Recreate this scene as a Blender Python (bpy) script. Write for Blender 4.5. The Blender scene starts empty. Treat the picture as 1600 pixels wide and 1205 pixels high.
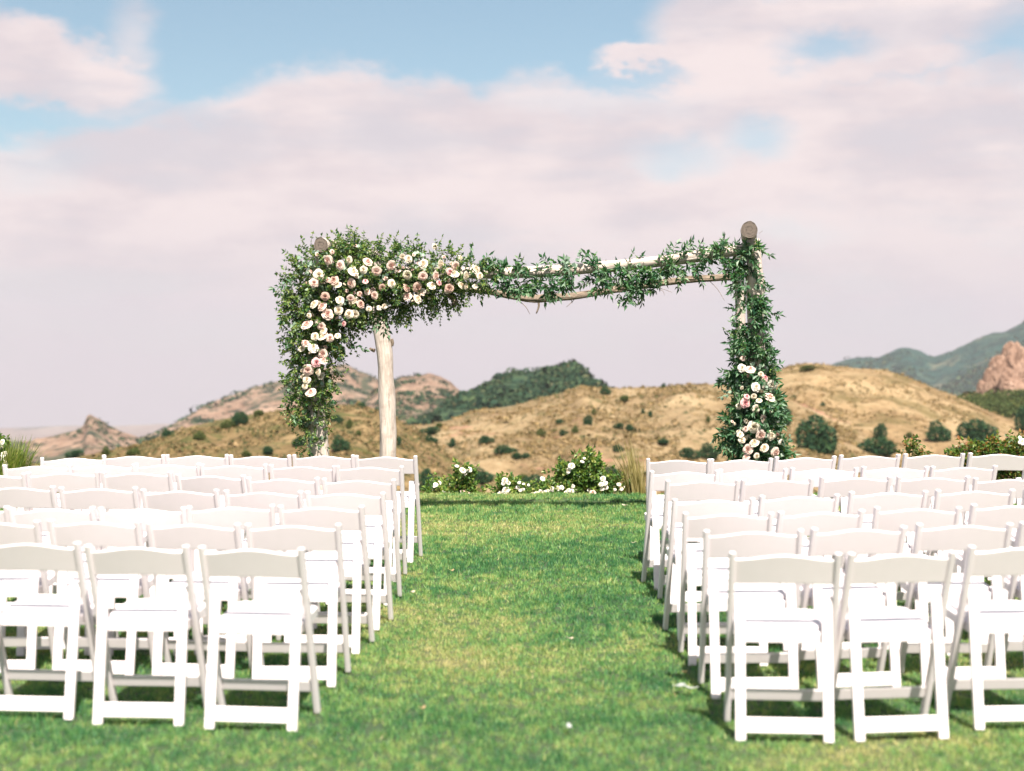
import bpy, bmesh, math, random
import numpy as np
from mathutils import Vector, Matrix, noise as mnoise

random.seed(7)
rng = np.random.default_rng(7)
R = math.radians
scene = bpy.context.scene
col = scene.collection

# ------------------------------------------------------------------ camera
FPX, YH, EYE = 2400.0, 512.0, 1.71          # focal length in photo pixels, lawn's vanishing row, eye height
cam_d = bpy.data.cameras.new('camera')
cam = bpy.data.objects.new('camera', cam_d)
col.objects.link(cam)
PITCH = math.atan((602.5 - YH) / FPX)
cam.location = (0, 0, EYE)
cam.rotation_euler = (math.pi / 2 - PITCH, 0, 0)
cam_d.sensor_width = 36
cam_d.lens = 36 * FPX / 1600
cam_d.clip_end = 20000
cam_d.dof.use_dof = True
cam_d.dof.focus_distance = 13.5
cam_d.dof.aperture_fstop = 1.75
scene.camera = cam

# ------------------------------------------------------------------ sun, world, exposure
SUN_EL, SUN_AZ = R(56), R(194)               # azimuth measured clockwise from +Y (behind the camera, a bit to the right)
sun_d = bpy.data.lights.new('sun', 'SUN')
sun_d.energy = 5.0
sun_d.angle = R(0.53)
sun_d.color = (1.0, 0.93, 0.83)
sun = bpy.data.objects.new('sun', sun_d)
col.objects.link(sun)
sdir = Vector((-math.sin(SUN_AZ) * math.cos(SUN_EL), math.cos(SUN_AZ) * math.cos(SUN_EL), math.sin(SUN_EL)))
sun.rotation_euler = sdir.to_track_quat('Z', 'Y').to_euler()

vs = scene.view_settings
vs.view_transform = 'Standard'
vs.look = 'None'
vs.exposure = 1.38
vs.gamma = 1.0
vs.use_curve_mapping = False
scene.cycles.use_denoising = True
scene.cycles.max_bounces = 6
scene.cycles.transparent_max_bounces = 4
scene.cycles.volume_bounces = 1
scene.cycles.caustics_reflective = False
scene.cycles.caustics_refractive = False
scene.cycles.sample_clamp_indirect = 4

world = bpy.data.worlds.new('World')
scene.world = world
world.use_nodes = True
wt = world.node_tree
wt.nodes.clear()
SKY_STRENGTH = 0.1


class NG:
    """tiny helper to write node maths"""
    def __init__(s, nt):
        s.nt = nt

    def new(s, t, **kw):
        n = s.nt.nodes.new(t)
        for k, v in kw.items():
            setattr(n, k, v)
        return n

    def put(s, sock, v):
        if isinstance(v, bpy.types.NodeSocket):
            s.nt.links.new(v, sock)
        else:
            sock.default_value = v

    def m(s, op, a, b=0.0, c=None, clamp=False):
        n = s.new('ShaderNodeMath', operation=op, use_clamp=clamp)
        s.put(n.inputs[0], a)
        s.put(n.inputs[1], b)
        if c is not None:
            s.put(n.inputs[2], c)
        return n.outputs[0]

    def smooth(s, v, lo, hi):
        n = s.new('ShaderNodeMapRange', interpolation_type='SMOOTHSTEP')
        s.put(n.inputs[0], v)
        s.put(n.inputs[1], lo)
        s.put(n.inputs[2], hi)
        return n.outputs[0]

    def mix(s, f, a, b, blend='MIX'):
        n = s.new('ShaderNodeMix', data_type='RGBA', blend_type=blend)
        s.put(n.inputs[0], f)
        s.put(n.inputs[6], a)
        s.put(n.inputs[7], b)
        return n.outputs[2]

    def noise(s, vec, scale, detail=4, rough=0.55, dist=0.0):
        n = s.new('ShaderNodeTexNoise')
        s.put(n.inputs['Vector'], vec)
        n.inputs['Scale'].default_value = scale
        n.inputs['Detail'].default_value = detail
        n.inputs['Roughness'].default_value = rough
        n.inputs['Distortion'].default_value = dist
        return n.outputs[0]

    def ramp(s, f, stops, interp='LINEAR'):
        n = s.new('ShaderNodeValToRGB')
        cr = n.color_ramp
        cr.interpolation = interp
        while len(cr.elements) < len(stops):
            cr.elements.new(0.5)
        for e, (p, c) in zip(cr.elements, stops):
            e.position = p
            e.color = (*c, 1) if len(c) == 3 else c
        s.put(n.inputs[0], f)
        return n.outputs[0]


def build_world():
    g = NG(wt)
    tc = g.new('ShaderNodeTexCoord')
    # the lawn climbs away from the camera, so the true horizon lies about 4 degrees below the lawn's own plane
    rot = g.new('ShaderNodeVectorRotate', rotation_type='X_AXIS')
    g.put(rot.inputs['Vector'], tc.outputs['Generated'])
    rot.inputs['Angle'].default_value = R(4.4)
    d = rot.outputs[0]
    sky = g.new('ShaderNodeTexSky', sky_type='NISHITA')
    sky.sun_disc = False
    sky.sun_elevation = SUN_EL
    sky.sun_rotation = SUN_AZ
    sky.air_density = 1.0
    sky.dust_density = 1.2
    sky.ozone_density = 1.0
    g.put(sky.inputs[0], d)
    # soft cyan-leaning film blue
    blue = g.mix(1.0, sky.outputs[0], (0.715, 0.715, 0.605, 1), 'MULTIPLY')
    sep = g.new('ShaderNodeSeparateXYZ')
    g.put(sep.inputs[0], d)
    x, y, z = sep.outputs
    # low-frequency warp of the direction so that the outlines billow
    mp = g.new('ShaderNodeMapping')
    g.put(mp.inputs[0], d)
    mp.inputs['Scale'].default_value = (1, 1, 1.9)
    base = mp.outputs[0]
    n1 = g.noise(base, 9.0, 6, 0.52)
    n2 = g.noise(base, 24.0, 6, 0.6)
    n3 = g.noise(base, 3.2, 3, 0.5)
    n4 = g.noise(base, 60.0, 5, 0.62)
    mp2 = g.new('ShaderNodeMapping')
    g.put(mp2.inputs[0], d)
    mp2.inputs['Scale'].default_value = (1, 1, 5.0)
    mp2.inputs['Location'].default_value = (3.1, 1.7, 0.4)
    streak = g.noise(mp2.outputs[0], 7.0, 5, 0.55)
    U0 = g.m('ARCTAN2', x, y)
    V0 = g.m('ARCSINE', z)
    w1 = g.m('SUBTRACT', n1, 0.5)
    w2 = g.m('SUBTRACT', n2, 0.5)
    U = g.m('ADD', U0, g.m('MULTIPLY', w2, 0.03))
    V = g.m('ADD', V0, g.m('ADD', g.m('ADD', g.m('MULTIPLY', w1, 0.035), g.m('MULTIPLY', w2, 0.034)), g.m('MULTIPLY', g.m('SUBTRACT', n4, 0.5), 0.016)))

    def uv(px, py):
        dx, dz = (px - 800) / FPX, (YH - py) / FPX
        e = math.atan2(dz, 1.0) + R(4.4)
        return math.atan2(dx * math.cos(math.atan2(dz, 1.0)), math.cos(e)), e

    # main bank: cloud below this line
    line = [(-500, 190), (-100, 240), (60, 226), (180, 205), (260, 178), (320, 160), (390, 128), (460, 108), (545, 96), (620, 116),
            (700, 122), (750, 140), (800, 112), (860, 108), (930, 122), (1010, 128), (1080, 110), (1200, 118), (1400, 128), (1540, 130), (1700, 160), (2100, 120)]
    fc = g.new('ShaderNodeFloatCurve')
    cv = fc.mapping.curves[0]
    pts = []
    for px, py in line:
        u, v = uv(px, py)
        pts.append(((u + 0.6) / 1.2, v / 0.5))
    fc.mapping.extend = 'HORIZONTAL'
    while len(cv.points) < len(pts):
        cv.points.new(0.5, 0.5)
    for p, q in zip(cv.points, sorted(pts)):
        p.location = q
    fc.mapping.update()
    g.put(fc.inputs['Value'], g.m('DIVIDE', g.m('ADD', U, 0.6), 1.2))
    edge = g.m('MULTIPLY', fc.outputs[0], 0.5)
    bank = g.smooth(g.m('SUBTRACT', edge, V), -0.005, 0.015)

    def blob(px, py, rx, ry, soft=0.5, amt=1.0, lo=None):
        u, v = uv(px, py)
        a = g.m('POWER', g.m('DIVIDE', g.m('SUBTRACT', U, u), rx / FPX), 2.0)
        b = g.m('POWER', g.m('DIVIDE', g.m('SUBTRACT', V, v), ry / FPX), 2.0)
        r = g.m('SQRT', g.m('ADD', a, b))
        return g.m('MULTIPLY', g.smooth(g.m('SUBTRACT', 1.0, r), -soft * 0.5, soft * 0.7), amt)

    dens = bank
    for args in [(40, 130, 130, 62), (130, 140, 120, 55), (-120, 120, 160, 80), (215, 95, 34, 62, 1.2, 0.6), (190, 190, 90, 26, 1.0, 0.7),
                 (985, 86, 62, 20), (1130, 50, 120, 70), (1330, 50, 240, 75), (1520, 40, 130, 70), (1080, 95, 110, 40),
                 (1250, 120, 300, 40), (1700, 60, 150, 90), (1180, -60, 190, 70), (1420, -90, 260, 80), (1560, 170, 120, 50)]:
        dens = g.m('MAXIMUM', dens, blob(*args))
    # patches of blue that open inside the cloud
    holes = None
    for args in [(1290, 90, 72, 26, 1.2, 0.8), (1180, 224, 50, 28, 1.3, 0.65), (1065, 246, 74, 24, 1.4, 0.5), (1590, 110, 64, 54, 1.4, 0.8),
                 (1605, 0, 50, 20, 1.2, 0.8), (995, 118, 80, 13, 1.0, 0.75), (130, 203, 110, 11, 1.2, 0.55), (10, 212, 70, 18, 1.2, 0.75),
                 (900, 160, 170, 26, 1.6, 0.22), (60, 280, 70, 30, 1.6, 0.25), (1230, 365, 90, 25, 1.6, 0.2), (250, 200, 120, 20, 1.6, 0.35)]:
        b = blob(*args)
        holes = b if holes is None else g.m('MAXIMUM', holes, b)
    dens = g.m('MULTIPLY', dens, g.m('SUBTRACT', 1.0, holes))
    # scattered cloud for the rest of the dome (higher up, behind)
    gen = g.smooth(n3, 0.53, 0.70)
    gen = g.m('MULTIPLY', gen, g.smooth(V0, 0.30, 0.42))
    dens = g.m('MAXIMUM', dens, gen)
    # thin variation so that the cover is never flat
    dens = g.m('MULTIPLY', dens, g.m('ADD', 0.88, g.m('MULTIPLY', g.smooth(streak, 0.36, 0.56), 0.12)))
    lit = g.smooth(g.m('ADD', g.m('MULTIPLY', n1, 0.45), g.m('ADD', g.m('MULTIPLY', streak, 0.45), g.m('MULTIPLY', n2, 0.15))), 0.42, 0.62)
    k = 1.0 / SKY_STRENGTH
    c_lit = (0.366 * k, 0.319 * k, 0.317 * k, 1)
    c_dim = (0.296 * k, 0.262 * k, 0.275 * k, 1)
    cloud = g.mix(lit, c_dim, c_lit)
    # towards the horizon the cover dissolves into lilac haze
    low = g.smooth(V0, 0.165, 0.045)
    cloud = g.mix(g.m('MULTIPLY', low, 0.85), cloud, (0.300 * k, 0.272 * k, 0.286 * k, 1))
    dens = g.m('MAXIMUM', dens, g.m('MULTIPLY', low, 0.97))
    out = g.mix(dens, blue, cloud)
    # below the horizon: the land beyond what is built, dull tan
    out = g.mix(g.smooth(V0, -0.03, -0.06), out, (0.15 * k, 0.13 * k, 0.11 * k, 1))
    bg = g.new('ShaderNodeBackground')
    g.put(bg.inputs[0], out)
    bg.inputs[1].default_value = SKY_STRENGTH
    wo = g.new('ShaderNodeOutputWorld')
    wt.links.new(bg.outputs[0], wo.inputs[0])


build_world()


# ------------------------------------------------------------------ helpers
def ray(px, py):
    """direction through a photo pixel, scaled to unit depth along the camera axis"""
    cp, sp = math.cos(PITCH), math.sin(PITCH)
    a, b = (px - 800) / FPX, (602.5 - py) / FPX
    return Vector((a, cp + b * sp, -sp + b * cp))


def at_y(px, py, Y):
    d = ray(px, py)
    return Vector((0, 0, EYE)) + d * (Y / d.y)


def at_z(px, py, z=0.0):
    d = ray(px, py)
    return Vector((0, 0, EYE)) + d * ((z - EYE) / d.z)


def tag(o, label=None, cat=None, group=None, kind=None):
    for k, v in (('label', label), ('category', cat), ('group', group), ('kind', kind)):
        if v:
            o[k] = v
    return o


def empty(name, loc=(0, 0, 0), rz=0.0):
    o = bpy.data.objects.new(name, None)
    o.empty_display_size = 0.1
    o.location = loc
    o.rotation_euler = (0, 0, rz)
    col.objects.link(o)
    return o


def link(name, me, parent=None, loc=None):
    o = bpy.data.objects.new(name, me)
    col.objects.link(o)
    if parent is not None:
        o.parent = parent
    if loc is not None:
        o.location = loc
    return o


def mesh_np(name, V, F, mat=None, smooth=False):
    """V (n,3), F (m,k) uniform polygon size"""
    V = np.asarray(V, dtype=np.float32)
    F = np.asarray(F, dtype=np.int32)
    me = bpy.data.meshes.new(name)
    me.vertices.add(len(V))
    me.vertices.foreach_set('co', V.ravel())
    m, k = F.shape
    me.loops.add(m * k)
    me.loops.foreach_set('vertex_index', F.ravel())
    me.polygons.add(m)
    me.polygons.foreach_set('loop_start', np.arange(0, m * k, k, dtype=np.int32))
    me.polygons.foreach_set('loop_total', np.full(m, k, dtype=np.int32))
    me.polygons.foreach_set('use_smooth', np.full(m, smooth))
    if mat:
        me.materials.append(mat)
    me.update(calc_edges=True)
    return me


def bm_mesh(name, bm, mat, smooth=False):
    me = bpy.data.meshes.new(name)
    bmesh.ops.recalc_face_normals(bm, faces=bm.faces[:])
    bm.to_mesh(me)
    bm.free()
    if mat:
        me.materials.append(mat)
    if smooth:
        me.polygons.foreach_set('use_smooth', [True] * len(me.polygons))
    return me


def vnoise(x, y, seed=0):
    """2-D value noise in 0..1"""
    def h(i, j):
        n = (i.astype(np.int64) * 374761393 + j.astype(np.int64) * 668265263 + seed * 1442695041) & 0xffffffff
        n = ((n ^ (n >> 13)) * 1274126177) & 0xffffffff
        return ((n ^ (n >> 16)) & 0xffff) / 65535.0
    xi, yi = np.floor(x), np.floor(y)
    fx, fy = x - xi, y - yi
    fx, fy = fx * fx * (3 - 2 * fx), fy * fy * (3 - 2 * fy)
    a, b, c, d = h(xi, yi), h(xi + 1, yi), h(xi, yi + 1), h(xi + 1, yi + 1)
    return (a * (1 - fx) + b * fx) * (1 - fy) + (c * (1 - fx) + d * fx) * fy


def fbm(x, y, seed=0, octs=4, gain=0.5):
    s, a, t = 0, 1.0, 0
    for o in range(octs):
        s = s + a * vnoise(x * 2 ** o + 17.3 * o, y * 2 ** o + 9.1 * o, seed + o)
        t += a
        a *= gain
    return s / t


# ------------------------------------------------------------------ materials
def material(name):
    m = bpy.data.materials.new(name)
    m.use_nodes = True
    nt = m.node_tree
    b = nt.nodes['Principled BSDF']
    return m, NG(nt), b


def bump(g, b, h, strength=0.3, dist=0.01):
    n = g.new('ShaderNodeBump')
    n.inputs['Strength'].default_value = strength
    n.inputs['Distance'].default_value = dist
    g.put(n.inputs['Height'], h)
    g.nt.links.new(n.outputs[0], b.inputs['Normal'])


def mat_resin():
    m, g, b = material('white_resin')
    tc = g.new('ShaderNodeTexCoord')
    oi = g.new('ShaderNodeObjectInfo')
    n = g.noise(tc.outputs['Object'], 6.0, 4, 0.6)
    c = g.mix(g.smooth(n, 0.35, 0.75), (0.735, 0.675, 0.688, 1), (0.70, 0.642, 0.65, 1))
    scuff = g.noise(tc.outputs['Object'], 55.0, 5, 0.7)
    c = g.mix(g.m('MULTIPLY', g.smooth(scuff, 0.66, 0.80), 0.35), c, (0.52, 0.48, 0.44, 1))
    c = g.mix(g.m('MULTIPLY', oi.outputs['Random'], 0.35), c, (0.67, 0.61, 0.61, 1))
    g.put(b.inputs['Base Color'], c)
    b.inputs['Roughness'].default_value = 0.42
    bump(g, b, n, 0.05, 0.004)
    return m


def mat_vinyl():
    m, g, b = material('white_vinyl')
    tc = g.new('ShaderNodeTexCoord')
    n = g.noise(tc.outputs['Object'], 260.0, 3, 0.6)
    w = g.noise(tc.outputs['Object'], 9.0, 3, 0.6)
    g.put(b.inputs['Base Color'], g.mix(w, (0.66, 0.605, 0.63, 1), (0.61, 0.565, 0.585, 1)))
    b.inputs['Roughness'].default_value = 0.5
    bump(g, b, n, 0.15, 0.002)
    return m


def mat_wood(name, c1, c2, c3, scale=1.0):
    """weathered driftwood: grain runs along object Z of the tube's own coordinates (UV)"""
    m, g, b = material(name)
    tc = g.new('ShaderNodeTexCoord')
    mp = g.new('ShaderNodeMapping')
    g.put(mp.inputs[0], tc.outputs['UV'])
    mp.inputs['Scale'].default_value = (9.0 * scale, 0.9 * scale, 1)
    n1 = g.noise(mp.outputs[0], 3.0, 6, 0.6, 0.6)
    n2 = g.noise(tc.outputs['UV'], 2.2, 4, 0.6)
    mp3 = g.new('ShaderNodeMapping')
    g.put(mp3.inputs[0], tc.outputs['UV'])
    mp3.inputs['Scale'].default_value = (16.0 * scale, 0.55 * scale, 1)
    crack = g.noise(mp3.outputs[0], 2.2, 5, 0.6, 0.8)
    c = g.mix(g.smooth(n1, 0.32, 0.68), c1, c2)
    c = g.mix(g.m('MULTIPLY', g.smooth(n2, 0.48, 0.68), 0.7), c, c3)
    cr = g.smooth(crack, 0.37, 0.31)
    c = g.mix(g.m('MULTIPLY', cr, 0.75), c, (0.05, 0.035, 0.025, 1))
    g.put(b.inputs['Base Color'], c)
    b.inputs['Roughness'].default_value = 0.85
    h = g.m('SUBTRACT', n1, g.m('MULTIPLY', cr, 0.8))
    bump(g, b, h, 0.7, 0.012)
    return m


def mat_logend():
    m, g, b = material('log_end_grain')
    tc = g.new('ShaderNodeTexCoord')
    sp = g.new('ShaderNodeSeparateXYZ')
    g.put(sp.inputs[0], tc.outputs['UV'])
    dist = g.noise(tc.outputs['UV'], 6.0, 3, 0.6)
    r = g.m('ADD', sp.outputs[0], g.m('MULTIPLY', dist, 0.15))
    ring = g.m('SINE', g.m('MULTIPLY', r, 55.0))
    c = g.mix(g.smooth(ring, -0.6, 0.9), (0.115, 0.088, 0.072, 1), (0.185, 0.148, 0.122, 1))
    blot = g.noise(tc.outputs['UV'], 4.0, 5, 0.7)
    c = g.mix(g.smooth(blot, 0.47, 0.60), c, (0.065, 0.05, 0.042, 1))
    mp = g.new('ShaderNodeMapping')
    g.put(mp.inputs[0], tc.outputs['UV'])
    mp.inputs['Scale'].default_value = (0.5, 7, 1)
    ck = g.smooth(g.noise(mp.outputs[0], 2.0, 3, 0.5), 0.36, 0.31)
    c = g.mix(ck, c, (0.03, 0.02, 0.015, 1))
    g.put(b.inputs['Base Color'], c)
    b.inputs['Roughness'].default_value = 0.9
    bump(g, b, g.m('SUBTRACT', ring, g.m('MULTIPLY', ck, 3.0)), 0.4, 0.004)
    return m


def mat_leaf(name, stops, transl=0.35, rough=0.45, spec=0.4):
    """each leaf (mesh island) draws its own colour"""
    m = bpy.data.materials.new(name)
    m.use_nodes = True
    g = NG(m.node_tree)
    b = m.node_tree.nodes['Principled BSDF']
    ge = g.new('ShaderNodeNewGeometry')
    c = g.ramp(ge.outputs['Random Per Island'], stops)
    tc = g.new('ShaderNodeTexCoord')
    n = g.noise(tc.outputs['Object'], 3.0, 3, 0.6)
    c = g.mix(g.m('MULTIPLY', g.smooth(n, 0.4, 0.7), 0.4), c, g.mix(1.0, c, (1.3, 1.2, 0.7, 1), 'MULTIPLY'))
    g.put(b.inputs['Base Color'], c)
    b.inputs['Roughness'].default_value = rough
    b.inputs['Specular IOR Level'].default_value = spec
    t = g.new('ShaderNodeBsdfTranslucent')
    g.put(t.inputs[0], g.mix(1.0, c, (1.25, 1.35, 0.55, 1), 'MULTIPLY'))
    mx = g.new('ShaderNodeMixShader')
    mx.inputs[0].default_value = transl
    out = m.node_tree.nodes['Material Output']
    m.node_tree.links.new(b.outputs[0], mx.inputs[1])
    m.node_tree.links.new(t.outputs[0], mx.inputs[2])
    m.node_tree.links.new(mx.outputs[0], out.inputs[0])
    return m


def mat_petal(name, c_out, c_in):
    m = bpy.data.materials.new(name)
    m.use_nodes = True
    g = NG(m.node_tree)
    b = m.node_tree.nodes['Principled BSDF']
    at = g.new('ShaderNodeAttribute', attribute_name='core')
    ge = g.new('ShaderNodeNewGeometry')
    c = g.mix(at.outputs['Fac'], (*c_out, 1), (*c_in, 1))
    c = g.mix(g.m('MULTIPLY', ge.outputs['Random Per Island'], 0.3), c, (c_out[0] * 0.92, c_out[1] * 0.86, c_out[2] * 0.78, 1))
    g.put(b.inputs['Base Color'], c)
    b.inputs['Roughness'].default_value = 0.6
    b.inputs['Specular IOR Level'].default_value = 0.2
    t = g.new('ShaderNodeBsdfTranslucent')
    g.put(t.inputs[0], c)
    mx = g.new('ShaderNodeMixShader')
    mx.inputs[0].default_value = 0.3
    out = m.node_tree.nodes['Material Output']
    m.node_tree.links.new(b.outputs[0], mx.inputs[1])
    m.node_tree.links.new(t.outputs[0], mx.inputs[2])
    m.node_tree.links.new(mx.outputs[0], out.inputs[0])
    return m


def mat_hill(name, cols, scale, patch, patch_c, patch_amt=(0.5, 0.62), spots=None, bump_d=0.5, bare=None):
    """cols: three earth colours; patch: size of scrub patches in metres; spots: (size, colour, lo, hi) small dark scrub"""
    m, g, b = material(name)
    tc = g.new('ShaderNodeTexCoord')
    v = tc.outputs['Object']
    n1 = g.noise(v, 1.0 / scale, 6, 0.65, 0.3)
    n2 = g.noise(v, 1.0 / (scale * 0.18), 5, 0.7)
    c = g.ramp(g.m('ADD', g.m('MULTIPLY', n1, 0.6), g.m('MULTIPLY', n2, 0.4)), [(0.38, cols[0]), (0.5, cols[1]), (0.61, cols[2])])
    n3 = g.noise(v, 1.0 / patch, 6, 0.68, 0.4)
    c = g.mix(g.m('MULTIPLY', g.smooth(n3, *patch_amt), 0.85), c, (*patch_c, 1))
    if bare:
        n5 = g.noise(v, 1.0 / bare[0], 6, 0.7, 0.3)
        c = g.mix(g.m('MULTIPLY', g.smooth(n5, bare[2], bare[3]), 0.8), c, (*bare[1], 1))
    h = n2
    if spots:
        sz, sc, lo, hi = spots
        n4 = g.noise(v, 1.0 / sz, 3, 0.55)
        f = g.smooth(n4, lo, hi)
        c = g.mix(g.m('MULTIPLY', f, 0.9), c, (*sc, 1))
        h = g.m('ADD', n2, f)
    g.put(b.inputs['Base Color'], c)
    b.inputs['Roughness'].default_value = 0.95
    b.inputs['Specular IOR Level'].default_value = 0.1
    bump(g, b, h, 0.6, bump_d)
    return m


M_RESIN = mat_resin()
M_VINYL = mat_vinyl()
M_PALE = mat_wood('pale_driftwood', (0.55, 0.47, 0.42, 1), (0.39, 0.325, 0.28, 1), (0.31, 0.24, 0.20, 1))
M_BARK = mat_wood('stripped_bark_wood', (0.27, 0.205, 0.15, 1), (0.10, 0.072, 0.05, 1), (0.19, 0.15, 0.115, 1), 1.6)
M_END = mat_logend()
M_LEAF = mat_leaf('mixed_leaves', [(0.0, (0.014, 0.050, 0.024)), (0.28, (0.042, 0.115, 0.038)), (0.55, (0.135, 0.225, 0.060)),
                                   (0.86, (0.20, 0.25, 0.065)), (1.0, (0.21, 0.28, 0.20))])
M_WILLOW = mat_leaf('lance_leaves', [(0.0, (0.012, 0.050, 0.028)), (0.35, (0.042, 0.125, 0.056)), (0.72, (0.10, 0.205, 0.105)), (1.0, (0.24, 0.33, 0.25))])
M_SILVER = mat_leaf('silver_round_leaves', [(0.0, (0.10, 0.16, 0.12)), (0.6, (0.17, 0.25, 0.19)), (1.0, (0.26, 0.34, 0.26))], 0.2)
M_STEM = mat_leaf('stems', [(0.0, (0.09, 0.07, 0.03)), (1.0, (0.10, 0.12, 0.04))], 0.0)
M_ROSELEAF = mat_leaf('rose_bush_leaves', [(0.0, (0.035, 0.09, 0.025)), (0.4, (0.09, 0.18, 0.038)), (0.8, (0.19, 0.27, 0.06)), (1.0, (0.32, 0.33, 0.10))])
M_REDLEAF = mat_leaf('red_tipped_leaves', [(0.0, (0.04, 0.085, 0.022)), (0.45, (0.09, 0.16, 0.03)), (0.72, (0.19, 0.23, 0.05)), (0.9, (0.27, 0.12, 0.05)), (1.0, (0.33, 0.16, 0.08))])
M_SHRUB = mat_leaf('chaparral_leaves', [(0.0, (0.014, 0.040, 0.024)), (0.6, (0.030, 0.072, 0.036)), (1.0, (0.060, 0.115, 0.050))], 0.15, 0.7, 0.1)
M_SHRUB2 = mat_leaf('olive_scrub_leaves', [(0.0, (0.035, 0.055, 0.020)), (0.6, (0.065, 0.095, 0.03)), (1.0, (0.13, 0.14, 0.045))], 0.15, 0.7, 0.1)
M_DRYGRASS = mat_leaf('dry_feather_grass', [(0.0, (0.20, 0.17, 0.06)), (0.5, (0.32, 0.26, 0.11)), (1.0, (0.42, 0.36, 0.18))], 0.4)
M_GREENGRASS = mat_leaf('tall_green_grass', [(0.0, (0.07, 0.13, 0.03)), (0.5, (0.19, 0.25, 0.06)), (1.0, (0.38, 0.36, 0.13))], 0.4)
M_CREAM = mat_petal('cream_petals', (0.80, 0.72, 0.60), (0.78, 0.66, 0.48))
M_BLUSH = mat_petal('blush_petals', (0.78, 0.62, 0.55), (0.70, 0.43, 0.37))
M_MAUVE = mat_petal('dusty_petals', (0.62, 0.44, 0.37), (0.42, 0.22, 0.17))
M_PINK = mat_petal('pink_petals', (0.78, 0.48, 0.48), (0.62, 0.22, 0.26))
M_WHITE = mat_petal('white_petals', (0.82, 0.78, 0.71), (0.80, 0.73, 0.58))


# ------------------------------------------------------------------ terrain
def ground_z(X, Y):
    z = np.where(Y < 15.9, -0.06, np.where(Y < 30, -0.06 - 0.347 * (Y - 15.9), -4.956 - 0.122 * (Y - 30)))
    return z


def build_ground():
    ys = np.concatenate([np.linspace(-800, -20, 14), np.linspace(-10, 15.9, 14), np.linspace(16.3, 40, 25), np.geomspace(45, 5200, 40)])
    us = np.linspace(-1, 1, 81)
    V, F = [], []
    for Y in ys:
        half = 60 + abs(Y) * 0.75
        X = us * half
        z = ground_z(X, np.full_like(X, Y))
        n = (fbm(X / 6, np.full_like(X, Y / 6), 3) - 0.5) * np.clip((Y - 17) * 0.15, 0, 3)
        for i in range(81):
            V.append((X[i], Y, z[i] + n[i]))
    W = 81
    for j in range(len(ys) - 1):
        for i in range(W - 1):
            a = j * W + i
            F.append((a, a + 1, a + W + 1, a + W))
    m = mat_hill('valley_earth', ((0.12, 0.09, 0.05), (0.16, 0.12, 0.07), (0.20, 0.155, 0.09)), 5.0, 9.0, (0.05, 0.07, 0.03))
    o = link('ground', mesh_np('ground', V, F, m, True))
    tag(o, 'dry earth falling away into the valley below the lawn', 'ground', kind='structure')


build_ground()


def interp_profile(prof, xs, seed, amp):
    px = np.array([p[0] for p in prof], float)
    py = np.array([p[1] for p in prof], float)
    y = np.interp(xs, px, py)
    # soften the corners of the traced ridge
    k = max(3, len(xs) // 90)
    ker = np.hanning(k + 2)[1:-1]
    ker /= ker.sum()
    pad = np.pad(y, k, mode='edge')
    y = np.convolve(pad, ker, mode='same')[k:-k]
    return y + (fbm(xs / 14.0, xs * 0 + seed, seed, 4, 0.6) - 0.5) * amp


HILLS = {}


def hill(name, label, prof, D, front, back, ybase, mat, nu=220, nv=60, rough=1.0, ridge_amp=3.0, power=1.0, seed=1, bend=0.0):
    """ridge traced at distance D; the slope comes down towards the viewer over `front` metres and falls away behind over `back`"""
    xs = np.linspace(prof[0][0], prof[-1][0], nu)
    ys = interp_profile(prof, xs, seed, ridge_amp)
    V = np.zeros((nv + 14, nu, 3), np.float32)
    for i, (px, py) in enumerate(zip(xs, ys)):
        Di = D + bend * (px - 800)
        rp = at_y(px, py, Di)
        bp = at_y(px, ybase, Di - front)
        for j in range(nv):
            s = j / (nv - 1)
            Y = Di - front * (1 - s)
            t = 1 - (1 - s) ** power
            V[j, i] = (rp.x / Di * Y, Y, bp.z + (rp.z - bp.z) * t)
        for j in range(14):
            s = (j + 1) / 14
            Y = Di + back * s
            V[nv + j, i] = (rp.x / Di * Y, Y, rp.z - (s ** 1.5) * back * 0.55)
    X, Y = V[..., 0], V[..., 1]
    sc = front / 6.0
    n = fbm(X / sc, Y / sc, seed + 20, 5, 0.55) - 0.5
    gul = np.abs(fbm(X / (sc * 1.5), Y / (sc * 4), seed + 40, 4) - 0.5) * -1.0 + 0.12
    s = np.concatenate([np.linspace(0, 1, nv), np.ones(14)])[:, None]
    fade = np.clip((1 - s) * 6, 0, 1)
    V[..., 2] += (n * 0.10 + gul * 0.16) * front * 0.55 * rough * fade
    F = []
    H = nv + 14
    a = (np.arange(H - 1)[:, None] * nu + np.arange(nu - 1)[None, :]).ravel()
    F = np.stack([a, a + 1, a + nu + 1, a + nu], 1)
    o = link(name, mesh_np(name, V.reshape(-1, 3), F, mat, True))
    tag(o, label, 'hill', kind='structure')
    HILLS[label] = V[:nv]
    return V[:nv]


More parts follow.
